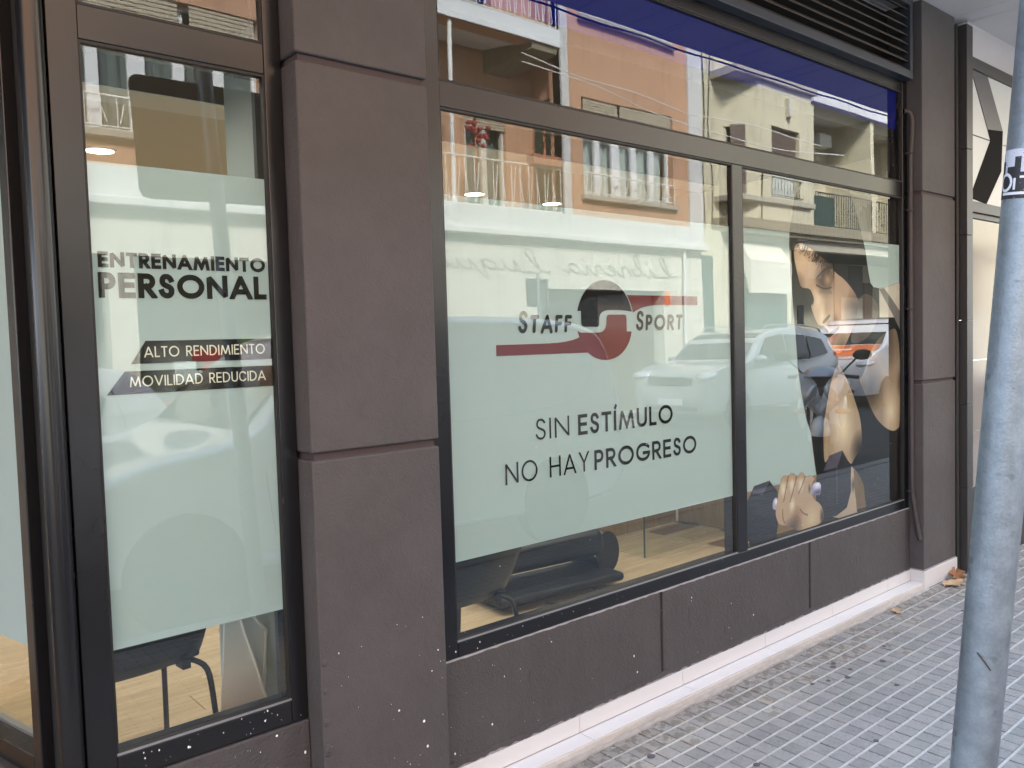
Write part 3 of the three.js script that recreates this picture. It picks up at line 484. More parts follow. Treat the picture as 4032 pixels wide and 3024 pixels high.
// ───────── ground ─────────
struct('ground', box(-90, 130, -.6, -.3, -60, 90), M.asphalt);
struct('road', box(-80, 110, -.3, -.12, 2.29, 7.9), M.asphalt);
struct('kerb', merge(...Array.from({ length: 40 }, (_, i) => box(-10 + i * .9 + .004, -9.1 + i * .9 - .004, -.28, .002, 2.16, 2.3, .012))), M.kerb);
struct('far_pavement', merge(box(-60, 90, -.25, .0, 8.05, 9.2), box(-60, 90, -.25, .003, 7.88, 8.045, .01)), M.kerb);
{
  const g = structG('pavement');
  part('bed', box(-12, 30, -.25, -.0075, -1.9, 2.16), M.joint, g);
  const PX = .0703, PZ = .0727, z0 = .0111, x0 = .1067, fr = new THREE.Frustum(); camera.updateMatrixWorld(); camera.aspect = 4 / 3; camera.updateProjectionMatrix();
  const vp = new THREE.Matrix4().multiplyMatrices(camera.projectionMatrix, camera.matrixWorldInverse); fr.setFromProjectionMatrix(vp);
  const rows = []; for (let k = 0; k < 30; k++) rows.push(z0 + k * PZ);
  const strips = []; for (const z of rows) strips.push(box(-6, 18, -.03, -.0022 - .001 * rnd(), z - .0052, z + .0052));
  stuff(part('mortar_line', merge(strips), M.mortar, g));
  const shapes = [0, 1, 2, 3, 4, 5, 6, 7].map((k) => { const b = box(-PX / 2 + .0022, PX / 2 - .0022, -.02, 0, -PZ / 2 + .0058, PZ / 2 - .0058, .0022), u = b.attributes.uv; for (let i = 0; i < u.count; i++) u.setXY(i, u.getX(i) + .137 * k, u.getY(i) + .211 * k * k); return b; });
  const cells = [];
  for (let k = 0; k < 29; k++) for (let i = -60; i < 230; i++) cells.push({ x: x0 + i * PX, z: z0 + (k + .5) * PZ, k });
  for (const c of cells) { c.d = V(c.x, 0, c.z).distanceTo(camera.position); c.v = fr.containsPoint(V(c.x, 0, c.z)); }
  cells.sort((a, b) => (b.v - a.v) || a.d - b.d);
  const rest = new Map();
  cells.forEach((c, n) => {
    const dirty = c.k < 2 ? rnd() < .85 : c.k < 3 ? rnd() < .4 : rnd() < .015, mats = dirty ? dirtyTones : tileTones, m = mats[Math.floor(rnd() * mats.length)], s = shapes[Math.floor(rnd() * 8)];
    const pos = V(c.x + rr(-.0008, .0008), rr(-.0014, .0008), c.z + rr(-.0006, .0006)), q = new THREE.Quaternion().setFromEuler(new THREE.Euler(rr(-.012, .012), rr(-.008, .008), rr(-.012, .012)));
    if (n < 300) { const o = part('tile', s, m, g); o.position.copy(pos); o.quaternion.copy(q); }
    else { if (!rest.has(m)) rest.set(m, []); rest.get(m).push(new THREE.Matrix4().compose(pos, q, V(1, 1, 1))); }
  });
  let kind = 0; for (const [m, list] of rest) { const im = shade(new THREE.InstancedMesh(shapes[kind++ % 8], m, list.length)); list.forEach((a, i) => im.setMatrixAt(i, a)); im.name = 'tile_field'; im.userData.kind = 'stuff'; g.add(im); }
  // flattened gum, as round as it was trodden
  for (const [x, z] of [[3.82, .25], [3.46, .19], [3.42, .21], [3.27, .27], [3.19, .24], [3.43, .49], [3.45, .275], [2.22, .17], [3.64, .33], [3.36, .31], [2.44, .46], [2.9, .66], [4.6, .3]]) { const r = rr(.009, .016), d = new THREE.CylinderGeometry(r, r * 1.1, .002, 14); d.scale(1, 1, rr(.75, 1)); d.translate(x, .0012, z); part('gum_spot', d, M.gum, g); }
  // crumbs of mortar and grit along the foot of the step
  const grit = []; for (let i = 0; i < 260; i++) { const s = new THREE.IcosahedronGeometry(rr(.0015, .005), 0); s.scale(1, .5, 1); s.translate(rr(1.6, 5.3), .001, .004 + .06 * Math.pow(rnd(), 2.5)); grit.push(s); }
  stuff(part('grit', merge(grit), M.cement, g));
  const fillet = []; for (let i = 0; i < 46; i++) { const x = 1.6 + i * .071, s = new THREE.IcosahedronGeometry(1, 1); s.scale(rr(.05, .085), rr(.006, .016), rr(.008, .024)); s.translate(x + rr(-.02, .02), .001, .004); fillet.push(s); }
  stuff(part('mortar_fillet', merge(fillet), M.cement, g));
}
function deadLeaf(x, z, len, turn, m, label, lift) {
  const o = thing('dry_leaf', label, 'leaf'); o.position.set(x, .004, z); o.rotation.y = turn;
  const n = 14, P = [], I = [];
  for (let i = 0; i <= n; i++) for (let j = -2; j <= 2; j++) { const t = i / n, w = len * .33 * Math.pow(Math.sin(Math.PI * Math.min(1, t * .95 + .03)), .8) * (1 + .3 * Math.sin(t * 21)), u = j / 2; P.push((t - .5) * len, lift * (Math.abs(u) * .5 + .5 * t * t + .12 * Math.sin(t * 9 + u)), u * w); }
  for (let i = 0; i < n; i++) for (let j = 0; j < 4; j++) { const a = i * 5 + j; I.push(a, a + 1, a + 5, a + 1, a + 6, a + 5); }
  const g = new THREE.BufferGeometry(); g.setAttribute('position', new THREE.Float32BufferAttribute(P, 3)); g.setIndex(I); g.computeVertexNormals();
  part('blade', muv(g), m, o); part('stalk', bar([-len * .5, lift * .1, 0], [-len * .78, .004, len * .06], .0012), m, o);
}
deadLeaf(5.15, .055, .13, .5, M.deadLeaf, 'curled brown dry leaf lying against the foot of the far pier', .055);
deadLeaf(5.03, .085, .15, -.3, M.paleLeaf, 'pale brown dry leaf lying in front of the curled leaf by the far pier', .022);
deadLeaf(4.33, .075, .07, .9, M.paleLeaf, 'small pale dry leaf on the pavement in front of the white step', .014);

// ───────── the room behind the glass ─────────
{
  const f = structG('interior_floor');
  part('underlay', box(-1.3, 5.25, -.06, .018, -4.7, -.16), M.floorGap, f);
  const pl = [0, 1].map((k) => box(-.6, .6, 0, .012, -.092, .092, .0012));
  for (let r = 0; r < 24; r++) for (let i = -1; i < 5; i++) { const x0 = Math.max(-1.25, -1.25 + (i + (r % 3) / 3) * 1.203), x1 = Math.min(5.24, x0 + 1.2); if (x1 - x0 < .05 || x0 > 5.2) continue; const o = part('plank', box(x0, x1, .018, .03, -.17 - r * .187 - .186, -.17 - r * .187, .001), M.plank[Math.floor(rnd() * 3)], f); }
}
struct('interior_wall', merge(box(-1.35, 5.3, -.05, 3.2, -4.85, -4.7), box(-1.4, -1.25, -.05, 3.2, -4.7, -1.7), box(5.25, 5.4, -.05, 3.2, -4.7, -.3), box(-1.4, -.06, -.05, 3.2, -2.0, -1.85)), M.whiteWall);
{
  const c = structG('interior_ceiling');
  part('ceiling_board', merge(box(-1.3, 5.25, 2.6, 2.7, -4.7, -1.85)), M.ceiling, c);
  part('dark_panel', box(-1.3, 5.25, 2.601, 2.7, -1.62, -.16), M.black, c);
  part('slot_edge', box(-1.3, 5.25, 2.596, 2.7, -1.849, -1.621, .003), M.board, c);
}
struct('interior_pillar', box(1.2, 1.46, .03, 2.6, -.92, -.3, .004), std(.2, .22, .21, .8));
// frames' upper closing board behind the grille
struct('interior_bulkhead', merge(box(.41, 5.25, 2.93, 3.3, -.3, -.21)), M.black);
function downlight(x, z, label) {
  const d = thing('ceiling_lamp', label, 'lamp', 'round downlights in the shop ceiling'); d.position.set(x, 2.6, z);
  const ring = new THREE.TorusGeometry(.078, .007, 8, 32); ring.rotateX(Math.PI / 2); ring.translate(0, -.003, 0); part('ring', ring, M.white, d);
  const disc = new THREE.CylinderGeometry(.075, .075, .008, 32); disc.translate(0, -.003, 0);
  const e = part('diffuser', disc, new THREE.MeshStandardMaterial({ color: 0xffffff, emissive: new THREE.Color(1, .93, .78), emissiveIntensity: 1.4 * LAMP, roughness: .6 }), d); e.castShadow = false;
  const l = new THREE.SpotLight(new THREE.Color(1, .945, .85), .62 * LAMP, 0, 1.25, .9, 2); l.position.set(0, -.02, 0); l.target.position.set(0, -2, 0); l.castShadow = true; l.shadow.radius = 3.5; d.add(l, l.target);
}
downlight(1.25, -2.79, 'round ceiling downlight glowing behind the narrow window');
downlight(3.8, -2.78, 'round ceiling downlight behind the large window, the one nearer the wide pier');
downlight(4.6, -2.8, 'round ceiling downlight behind the large window, the one nearer the mullion');
for (const [x, z, l] of [[2.1, -2.79, 'in the middle of the rear row'], [2.95, -2.79, 'between the middle and the mullion in the rear row'], [.2, -2.79, 'nearest the entrance in the rear row'], [.75, -.85, 'above the chair at the narrow window'], [2.3, -1.0, 'above the chair at the large window'], [3.5, -1.0, 'above the black padded bench'], [4.5, -.9, 'above the glass partition']]) downlight(x, z, 'round ceiling downlight ' + l);

function chair(x, z, turn, label) {
  const o = thing('chair', label, 'chair', 'black shell chairs behind the windows'); o.position.set(x, .03, z); o.rotation.y = turn;
  const shell = (pts, w, th) => { const s = new THREE.Shape(); pts.forEach(([a, b], i) => i ? s.lineTo(a, b) : s.moveTo(a, b)); return s; };
  // backrest: bent sheet, its back to -z... local +z is the chair's back
  const n = 10, P = [], I = [], W = .21;
  for (let s = 0; s < 2; s++) for (let i = 0; i <= n; i++) for (let j = 0; j <= n; j++) {
    const u = j / n * 2 - 1, v = i / n, round = 1 - .1 * Math.pow(Math.abs(u), 8) * (v > .5 ? 1 : .4), y = .4 + v * .4 * round, z = .18 + .15 * v - .03 * u * u + (s ? -.009 : .009) - .035 * Math.pow(1 - v, 3);
    P.push(u * W * (1 - .04 * v - .05 * Math.pow(1 - v, 6)), y, z);
  }
  const k = (n + 1) * (n + 1);
  for (let i = 0; i < n; i++) for (let j = 0; j < n; j++) { const a = i * (n + 1) + j; I.push(a, a + 1, a + n + 1, a + 1, a + n + 2, a + n + 1, k + a, k + a + n + 1, k + a + 1, k + a + 1, k + a + n + 1, k + a + n + 2); }
  const rim = [...Array(n).keys()]; for (const i of rim) for (const [a, b] of [[i, i + 1], [n * (n + 1) + i + 1, n * (n + 1) + i], [(i + 1) * (n + 1), i * (n + 1)], [i * (n + 1) + n, (i + 1) * (n + 1) + n]]) I.push(a, k + a, b, b, k + a, k + b);
  const g = new THREE.BufferGeometry(); g.setAttribute('position', new THREE.Float32BufferAttribute(P, 3)); g.setIndex(I); g.computeVertexNormals();
  part('backrest', muv(g), M.chair, o);
  part('seat', box(-.2, .2, .405, .43, -.24, .15, .011), M.chair, o);
  for (const x of [-.16, .13]) part('bracket', box(x, x + .03, .375, .41, .1, .16, .003), M.chair, o);
  for (const s of [-1, 1]) { part('leg', tube([[s * .1, .395, .1], [s * .17, .395, .13], [s * .205, .37, .17], [s * .215, .3, .19], [s * .225, 0, .23]], .0105, 24, 8), M.chair, o); part('leg', tube([[s * .1, .395, -.12], [s * .17, .395, -.14], [s * .2, .36, -.17], [s * .22, 0, -.22]], .0105, 24, 8), M.chair, o); }
}
chair(.77, -.94, .1, 'black shell chair seen below the frosted film of the narrow window');
chair(2.0, -.74, .06, 'black shell chair seen below the frosted film of the large window');
{
  const b = thing('padded_bench', 'black padded bench on a low dark base with a loose cable behind the large window', 'bench');
  part('cushion', muv(new RoundedBoxGeometry(.84, .17, .28, 4, .075).rotateY(-.1).translate(3.2, .275, -1.5)), M.leather, b);
  part('base', muv(new RoundedBoxGeometry(.88, .05, .4, 3, .022).rotateY(-.1).translate(3.2, .09, -1.45)), M.black, b);
  part('end_cap', muv(new THREE.CylinderGeometry(.15, .15, .3, 24).rotateX(Math.PI / 2).scale(.6, .85, 1).rotateY(-.1).translate(3.63, .21, -1.49)), M.leather, b);
  part('cord', tube([[3.0, .06, -1.24], [3.25, .037, -1.13], [3.5, .037, -1.08], [3.66, .037, -1.12], [3.62, .037, -1.22], [3.4, .05, -1.25]], .007, 50, 6), M.black, b);
}
{
  const p = thing('glass_partition', 'low clear glass partition standing on the wooden floor behind the large window', 'partition');
  part('pane', pane(4.18, 5.2, .03, 1.1, -1.54), M.clear, p);
  const g = pane(0, .5, .03, 1.1, 0); g.rotateY(Math.PI / 2); g.translate(4.18, 0, -1.54); part('pane', g, M.clear, p);
  part('edge', merge(box(4.176, 4.184, .03, 1.1, -1.545, -1.536)), std(.05, .09, .08, .2), p);
  const q = thing('wooden_panel', 'brown wood panel standing behind the glass partition', 'panel');
  for (const [a, b] of [[4.12, 4.62], [4.625, 5.2]]) part('panel', box(a, b, .03, 1.3, -2.12, -2.09, .002), M.ply, q);
  for (const [a, b] of [[-2.08, -1.3], [-1.296, -.4]]) part('panel', box(5.215, 5.245, .03, 1.3, a, b, .002), M.ply, q);
}
function leftover(outline, edge, z, label) {                          // a cut sheet of board, its rough white edge turned to the street
  const o = thing('white_board', label, 'board'); o.position.set(0, 0, z);
  const g = extrude(outline, .012); part('sheet', muv(g), M.board, o);
  for (let i = 0; i + 1 < edge.length; i++) { const [a, b] = [edge[i], edge[i + 1]], n = 9, pts = []; for (let k = 0; k <= n; k++) pts.push([lerp(a[0], b[0], k / n) + rr(-.0012, .0012), lerp(a[1], b[1], k / n), .014]); part('torn_edge', muv(tube(pts, .0052, 24, 6)), M.boardEdge, o); }
}
leftover([[.905, .03], [.965, .78], [.968, .78], [1.079, .353], [1.165, .03]], [[.968, .78], [1.079, .353], [1.165, .03]], -.5, 'cut white board with one long slanted edge in the corner of the narrow window');
leftover([[.95, .03], [.955, .78], [.965, .78], [1.06, .631], [1.105, .563], [1.087, .362], [1.06, .03]], [[.965, .78], [1.105, .563], [1.087, .362]], -.54, 'cut white board with a cropped corner, behind the slanted one in the narrow window');

// ───────── the street opposite, seen mirrored in the panes ─────────
function zigzagRail(x0, x1, y0, y1, z, m, pitch = .16) {               // bars with pairs that lean together
  const gs = [bar([x0, y1, z], [x1, y1, z], .014), bar([x0, y0, z], [x1, y0, z], .011)];
  const n = Math.round((x1 - x0) / pitch);
  for (let i = 0; i <= n; i++) { const x = x0 + (x1 - x0) * i / n; gs.push(bar([x, y0, z], [x, y1, z], .008, 5)); if (i < n && i % 2 === 0) { const xm = x + pitch * .75; gs.push(bar([x + .03, y0 + .05, z], [xm - .05, y1 - .08, z], .008, 5), bar([xm + .12, y0 + .05, z], [xm + .03, y1 - .08, z], .008, 5)); } }
  return merge(gs);
}
const plainRail = (x0, x1, y0, y1, z, pitch = .1, r = .008) => { const gs = [bar([x0, y1, z], [x1, y1, z], .016), bar([x0, y0, z], [x1, y0, z], .012)]; for (let x = x0; x <= x1; x += pitch) gs.push(bar([x, y0, z], [x, y1, z], r, 5)); return merge(gs); };
const slats = (x0, x1, y0, y1, z, p = .05) => { const gs = []; for (let y = y0; y < y1 - .01; y += p) gs.push(box(x0, x1, y + .003, y + p - .004, z - .012, z + .004, .006)); return merge(gs); };
function curtain(x0, x1, y0, y1, z, folds = 18) {
  const g = new THREE.PlaneGeometry(x1 - x0, y1 - y0, folds * 6, 1); const p = g.attributes.position; for (let i = 0; i < p.count; i++) p.setZ(i, .03 * Math.sin(p.getX(i) / (x1 - x0) * folds * 6.28 + Math.sin(p.getX(i) * 7)));
  g.rotateY(Math.PI); g.translate((x0 + x1) / 2, (y0 + y1) / 2, z); g.computeVertexNormals(); return muv(g);
}
function casement(b, x0, x1, y0, y1, z, o) {                           // window in an opening whose outer face is z
  const n = o.panes, fz = z + .14, f = [box(x0, x0 + .06, y0, y1, fz, fz + .06), box(x1 - .06, x1, y0, y1, fz, fz + .06), box(x0, x1, y1 - .06, y1, fz, fz + .06), box(x0, x1, y0, y0 + .07, fz, fz + .06)];
  for (let i = 1; i < n; i++) { const x = lerp(x0, x1, i / n), w = o.wide === i ? .11 : .075; f.push(box(x - w, x + w, y0, y1, fz - .005, fz + .055)); }
  const win = part('window', merge(f), M.white, b);
  part('pane', pane(x0, x1, y0, y1, fz + .03), M.clear, win);
  part('curtain', curtain(x0, x1, y0, y1 - .1, fz + .22, Math.round((x1 - x0) * 7)), o.curtain ?? M.curtain, win);
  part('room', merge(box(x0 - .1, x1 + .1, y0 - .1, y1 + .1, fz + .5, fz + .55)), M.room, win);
  for (const [a, c, d] of o.shutters ?? []) part('shutter', slats(a, c, d, y1, z + .03, .055), o.shutterMat ?? M.shutter, win);
  if (o.sill) part('sill', box(x0 - .08, x1 + .08, y0 - .09, y0, z - .1, z + .15, .008), M.stone, win);
  if (o.guard) part('railing', zigzagRail(x0, x1, y0 + .05, y0 + o.guard, z - .03, M.rail, .19), M.rail, win);
}
const FZ = 9;
{
  const b = thing('apartment_building', 'orange apartment building with white balcony rails across the street, mirrored in the glass', 'building');
  const wins = [[2.35, 5.05, 4.3, 6.1], [11.46, 14.17, 4.28, 6.14], [2.35, 5.05, 7.65, 9.45], [11.46, 14.17, 7.62, 9.45]], log = [[6.4, 10.9, 3.75, 6.88], [6.4, 10.9, 7.2, 10.2]];
  part('wall', wall(-30, 15.0, 3.86, 13, FZ, FZ + .3, [...wins, ...log.map(([a, c, d, e]) => [a, c, Math.max(d, 3.87), e])]), M.orange, b);
  part('cornice', merge(box(-30, 15.15, 3.47, 3.86, FZ - .06, FZ + .3, .01), box(-30, 15.15, 3.36, 3.47, FZ - .16, FZ + .2, .02)), M.pil, b);
  part('pilaster', merge(box(10.9, 11.08, 3.86, 13, FZ - .05, FZ + .2), box(14.68, 15.15, 3.86, 13, FZ - .05, FZ + .2)), M.pil, b);
  part('ground_floor', wall(-30, 15.15, 0, 3.37, FZ + .02, FZ + .32, [[10.25, 13.84, 0, 2.47], [3.24, 7.6, 0, 2.75], [-.8, 2.91, 0, 2.75], [-6, -2, 0, 2.7]]), M.cream, b);
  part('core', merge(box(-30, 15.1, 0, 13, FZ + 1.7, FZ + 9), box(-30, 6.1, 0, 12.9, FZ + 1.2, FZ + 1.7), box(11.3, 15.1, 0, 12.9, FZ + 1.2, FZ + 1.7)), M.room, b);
  part('floor_slab', merge(box(-30, 15.1, 3.38, 3.46, FZ + .05, FZ + 2), box(-30, 15.1, 12.8, 13.02, FZ, FZ + 2), box(-30, -29.8, 0, 13, FZ, FZ + 2)), M.whiteWall, b);
  // balcony: slab, back wall, beam, railing
  for (const y of [3.5, 6.88]) part('balcony_slab', box(6.2, 10.9, y + .02, y + .33, FZ - .04, FZ + 1.0), M.white, b);
  part('balcony_wall', merge(wall(6.4, 11.0, 3.86, 6.9, FZ + .95, FZ + 1.15, [[9.37, 10.33, 3.86, 5.9], [7.0, 8.3, 3.86, 5.9]]), wall(6.4, 11.0, 7.2, 10.2, FZ + .95, FZ + 1.15, [[9.1, 10.1, 7.3, 9.4]]), box(11.0, 11.15, 3.86, 10.2, FZ + .3, FZ + 1.5), box(6.25, 6.4, 3.86, 10.2, FZ + .3, FZ + 1.5)), M.orange, b);
  const bm = extrude([[0, 6.9], [.95, 6.9], [.95, 6.5], [.02, 6.78]], .62); bm.rotateY(-Math.PI / 2); bm.translate(10.86, 0, FZ); { const p = bm.attributes.position; for (let i = 0; i < p.count; i++) p.setX(i, p.getX(i) - (p.getZ(i) - FZ) * .42); } part('beam', muv(bm), M.dirtyStone, b);
  part('railing', zigzagRail(6.45, 10.86, 3.88, 4.68, FZ + .02, M.rail, .2), M.rail, b); part('railing', zigzagRail(6.45, 10.86, 7.26, 8.06, FZ + .02, M.rail, .17), M.rail, b);
  part('drainpipe', bar([8.43, 3.9, FZ + .05], [8.43, 6.9, FZ + .05], .04, 10), M.rail, b);
  const door = part('balcony_door', merge(box(9.38, 9.45, 3.88, 5.9, FZ + 1.01, FZ + 1.09), box(9.79, 9.91, 3.88, 5.9, FZ + 1.0, FZ + 1.08), box(10.26, 10.32, 3.88, 5.9, FZ + 1.01, FZ + 1.09)), M.cream, b); part('pane', pane(9.38, 10.32, 3.88, 5.9, FZ + 1.05), M.clear, door); part('curtain', curtain(9.38, 10.32, 3.88, 5.8, FZ + 1.2, 7), M.curtainDark, door); part('shutter', slats(9.38, 10.32, 5.5, 5.9, FZ + .98), M.shutter, door);
  part('side_shutter', (() => { const g = slats(0, .5, 3.9, 6.1, 0); g.rotateY(Math.PI / 2); g.translate(10.985, 0, FZ + .85); return g; })(), M.green, b);
  casement(b, 11.46, 14.17, 4.28, 6.14, FZ, { panes: 5, wide: 2, sill: 1, guard: .42, shutters: [[11.52, 12.5, 5.62], [12.58, 14.12, 5.68]] });
  casement(b, 2.35, 5.05, 4.3, 6.1, FZ, { panes: 5, wide: 2, sill: 1, guard: .44, curtain: M.curtainDark, shutters: [[2.42, 3.95, 5.8], [4.1, 5.0, 5.55]] });
  casement(b, 11.46, 14.17, 7.62, 9.45, FZ, { panes: 5, wide: 2, sill: 1, guard: .42, shutters: [[11.52, 14.12, 8.6]] }); casement(b, 2.35, 5.05, 7.65, 9.45, FZ, { panes: 5, wide: 2, sill: 1, guard: .42, shutters: [[2.42, 5.0, 8.6]] });
  // shops at street level
  for (const [a, c, d, e] of [[10.2, 13.9, 2.5, .5], [3.2, 7.65, 2.8, .9], [-.9, 2.95, 2.8, .5], [-6.1, -1.9, 2.8, .5]]) { part('shop_room', box(a, c, 0, d, FZ + e + .7, FZ + e + .8), M.shopWall, b); part('shop_pane', pane(a, c, 0, d, FZ + .2), M.clear, b); }
  const goods = [[M.carOrange, 5, 1.2], [M.red, 4.4, .9], [M.amber, 5.6, 1.4], [M.white, 6.2, 1.1], [M.leaf, 4.9, 1.7], [M.curtain, 5.4, .7], [M.flower, 4.2, 1.5], [M.white, 3.9, 1.35], [M.amber, 6.7, .8]]; goods.forEach(([m, x, y]) => part('goods', box(x, x + .4, y - .3, y, FZ + .7, FZ + .85, .01), m, b));
  part('shop_blind', box(12.1, 13.8, 0, 2.4, FZ + .3, FZ + .33), M.shutterBrown, b); part('notice', box(13.85, 14.02, 2.18, 2.46, FZ - .005, FZ + .02), M.carOrange, b); part('drainpipe', bar([14.45, 0, FZ - .05], [14.45, 3.4, FZ - .05], .04, 8), M.pil, b);
  // script sign over the bookshop
  const [g, t] = printSheet(0, 6.3, 0, .75, 170, (c, X, Y) => {
    c.strokeStyle = '#8f8b78'; c.lineWidth = 6; c.lineCap = c.lineJoin = 'round'; c.transform(1, 0, -.35, 1, 45, 0);
    const L = { L: ['M0 .1C.2 0 .3 .3 .35 .5C.4 .62 .2 .62 .22 .45C.24 .25 .1 .05 .25 .06C.4 .08 .5 .02 .6 .1', .55], i: ['M0 .1L.1 .28L.12 .1C.14 .02 .22 .06 .24 .12M.14 .4L.15 .42', .24], b: ['M0 .1C.15 .2 .25 .6 .15 .6C.05 .6 .06 .1 .16 .08C.3 .06 .32 .28 .2 .26L.34 .22', .34], r: ['M0 .1L.1 .3L.2 .26L.18 .12C.2 .02 .28 .06 .3 .12', .3], e: ['M0 .15C.2 .18 .24 .3 .14 .3C.02 .28 .04 .06 .16 .07C.22 .07 .26 .1 .3 .14', .29], a: ['M.26 .26C.2 .34 .04 .3 .05 .16C.06 .04 .2 .06 .25 .28C.24 .1 .26 .04 .36 .13', .35], u: ['M0 .14L.08 .3C.06 .12 .08 .05 .16 .08C.24 .12 .26 .2 .28 .3C.26 .1 .3 .04 .4 .12', .38], q: ['M.26 .26C.2 .34 .04 .3 .05 .16C.06 .04 .2 .06 .27 .28L.24 -.14C.3 -.1 .34 .02 .4 .12', .39] };
    let x = .15; for (const ch of 'Libreria Luque') { if (ch === ' ') { x += .4; continue; } const [d, w] = L[ch]; c.beginPath(); for (const [, k, a] of d.matchAll(/([MLC])([^MLC]*)/g)) { const n = a.trim().split(/\s+/).map(Number), q = []; for (let i = 0; i < n.length; i += 2) q.push(X(x + n[i] * 1.28), Y(.2 + n[i + 1] * .8)); if (k === 'M') c.moveTo(...q); else if (k === 'L') c.lineTo(...q); else c.bezierCurveTo(...q); } c.stroke(); x += w * 1.28; }
  });
  g.rotateY(Math.PI); g.translate(14.5, 2.5, FZ + .012); part('lettering', g, std(1, 1, 1, .8, { map: t, transparent: true }), b);
}
{
  const b = thing('apartment_building', 'pale yellow apartment building with a bay and dark railings, mirrored in the glass', 'building');
  part('wall', merge(wall(15.15, 19.66, 3.9, 13, FZ + .35, FZ + .6, []), box(15.15, 45, 8.1, 13, FZ + 1.3, FZ + 1.6), wall(26, 45, 3.9, 8.1, FZ, FZ + .3, []), box(19.66, 19.86, 3.9, 8.3, FZ - .02, FZ + 1.4), box(22.82, 23.02, 3.9, 7.9, FZ - .02, FZ + 1.4), box(25.9, 26.1, 3.9, 7.9, FZ - .02, FZ + 1.4)), M.yellow, b);
  const bay = part('bay', wall(17.1, 19.3, 3.95, 7.35, FZ - .25, FZ - .1, [[17.52, 18.82, 4.78, 6.4]]), M.yellow, b);
  const sd = wall(0, .8, 3.95, 7.35, 0, .12, [[.22, .56, 4.8, 6.3]]); sd.rotateY(Math.PI / 2); { const p = sd.attributes.position; for (let i = 0; i < p.count; i++) { const t = -p.getZ(i) / .8; p.setXYZ(i, p.getX(i) + lerp(17.1, 16.1, t) - .06, p.getY(i), lerp(FZ - .25, FZ + .45, t)); } sd.computeVertexNormals(); } part('side', muv(sd), M.yellow, bay);
  part('cap', box(16.0, 19.45, 7.35, 7.55, FZ - .36, FZ + .5, .02), M.stone, bay); part('base', box(16.1, 19.4, 4.58, 4.72, FZ - .34, FZ + .4, .02), M.stone, bay);
  part('shutter', slats(17.52, 18.82, 5.55, 6.4, FZ - .14, .07), M.shutterBrown, bay); part('curtain', curtain(17.52, 18.82, 4.78, 5.6, FZ - .05, 8), M.curtain, bay); part('room', merge(box(16.6, 19.3, 4.7, 6.5, FZ + .2, FZ + .25)), M.room, bay); part('railing', plainRail(17.5, 18.9, 4.8, 5.2, FZ - .28, .14), M.railDark, bay);
  part('wall_lamp', extrude([[-.12, .2], [.12, .2], [.07, -.22], [-.07, -.22]], .12).translate(18.25, 6.9, FZ - .37), M.cream, b);
  const ss2 = slats(0, .36, 4.8, 6.3, 0, .07); ss2.rotateY(Math.PI / 2 - .95); ss2.translate(16.42, 0, FZ + .1); part('shutter', ss2, M.shutterBrown, b);
  for (const [x, k] of [[15.55, .05], [15.7, -.04], [15.95, .07]]) part('wire', tube([[x, 3.95, FZ + .32], [x + k, 5.1, FZ + .31], [x - k, 6.4, FZ + .32], [x + k * .5, 8, FZ + .32]], .011, 30, 5), M.railDark, b);
  part('meter', box(15.3, 15.5, 4.1, 4.55, FZ + .2, FZ + .35, .02), M.cream, b);
  // loggias
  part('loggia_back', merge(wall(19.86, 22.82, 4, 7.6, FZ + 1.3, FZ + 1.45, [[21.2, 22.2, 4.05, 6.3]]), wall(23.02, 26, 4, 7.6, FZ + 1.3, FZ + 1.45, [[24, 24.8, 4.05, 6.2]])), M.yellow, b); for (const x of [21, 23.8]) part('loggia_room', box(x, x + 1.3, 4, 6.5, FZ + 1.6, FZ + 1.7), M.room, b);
  part('loggia_slab', merge(box(19.7, 30, 7.33, 7.75, FZ - .12, FZ + 1.4, .02), box(19.7, 30, 7.75, 7.85, FZ - .2, FZ + .2, .02)), M.pil, b);
  part('balcony_slab', merge(box(16, 30, 3.95, 4.2, FZ - .3, FZ + 1.4, .02), box(16, 30, 3.86, 3.95, FZ - .22, FZ + 1)), M.dirtyStone, b);
  part('railing', plainRail(19.9, 22.8, 4.27, 5.12, FZ - .05, .11, .011), M.railDark, b); part('railing', plainRail(23.04, 25.9, 4.27, 5.12, FZ - .05, .11, .011), M.railDark, b);
  part('shutter_leaf', box(21.0, 21.06, 4.3, 6.2, FZ + .8, FZ + 1.3, .01), M.green, b); part('screen', box(19.9, 20.9, 4.28, 5.05, FZ + .02, FZ + .04), M.green, b); part('air_conditioner', box(22.0, 22.6, 6.75, 7.1, FZ + 1.0, FZ + 1.3, .02), M.white, b);
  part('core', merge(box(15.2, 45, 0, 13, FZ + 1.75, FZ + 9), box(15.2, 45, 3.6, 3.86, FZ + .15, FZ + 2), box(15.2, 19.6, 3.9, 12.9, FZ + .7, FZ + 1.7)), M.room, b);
  // street level
  part('ground_floor', merge(wall(15.15, 18.98, 0, 3.88, FZ + .12, FZ + .4, [[16.9, 18.66, 0, 2.6]]), box(18.7, 18.98, 0, 3.88, FZ + .4, FZ + 1.9), wall(30, 45, 0, 3.88, FZ + .12, FZ + .4, [])), M.yellow, b);
  for (const [a, c, d] of [[15.2, 15.6, 3.3], [16.9, 18.66, 2.6]]) part('shop_front', box(a, c, 0, d, FZ + .05, FZ + .11), M.green, b);
  part('porch_wall', box(18.9, 30, 0, 3.88, FZ + 1.7, FZ + 1.75), M.yellow, b); part('porch_ceiling', box(18.98, 30, 3.6, 3.85, FZ - .1, FZ + 1.75), M.stone, b);
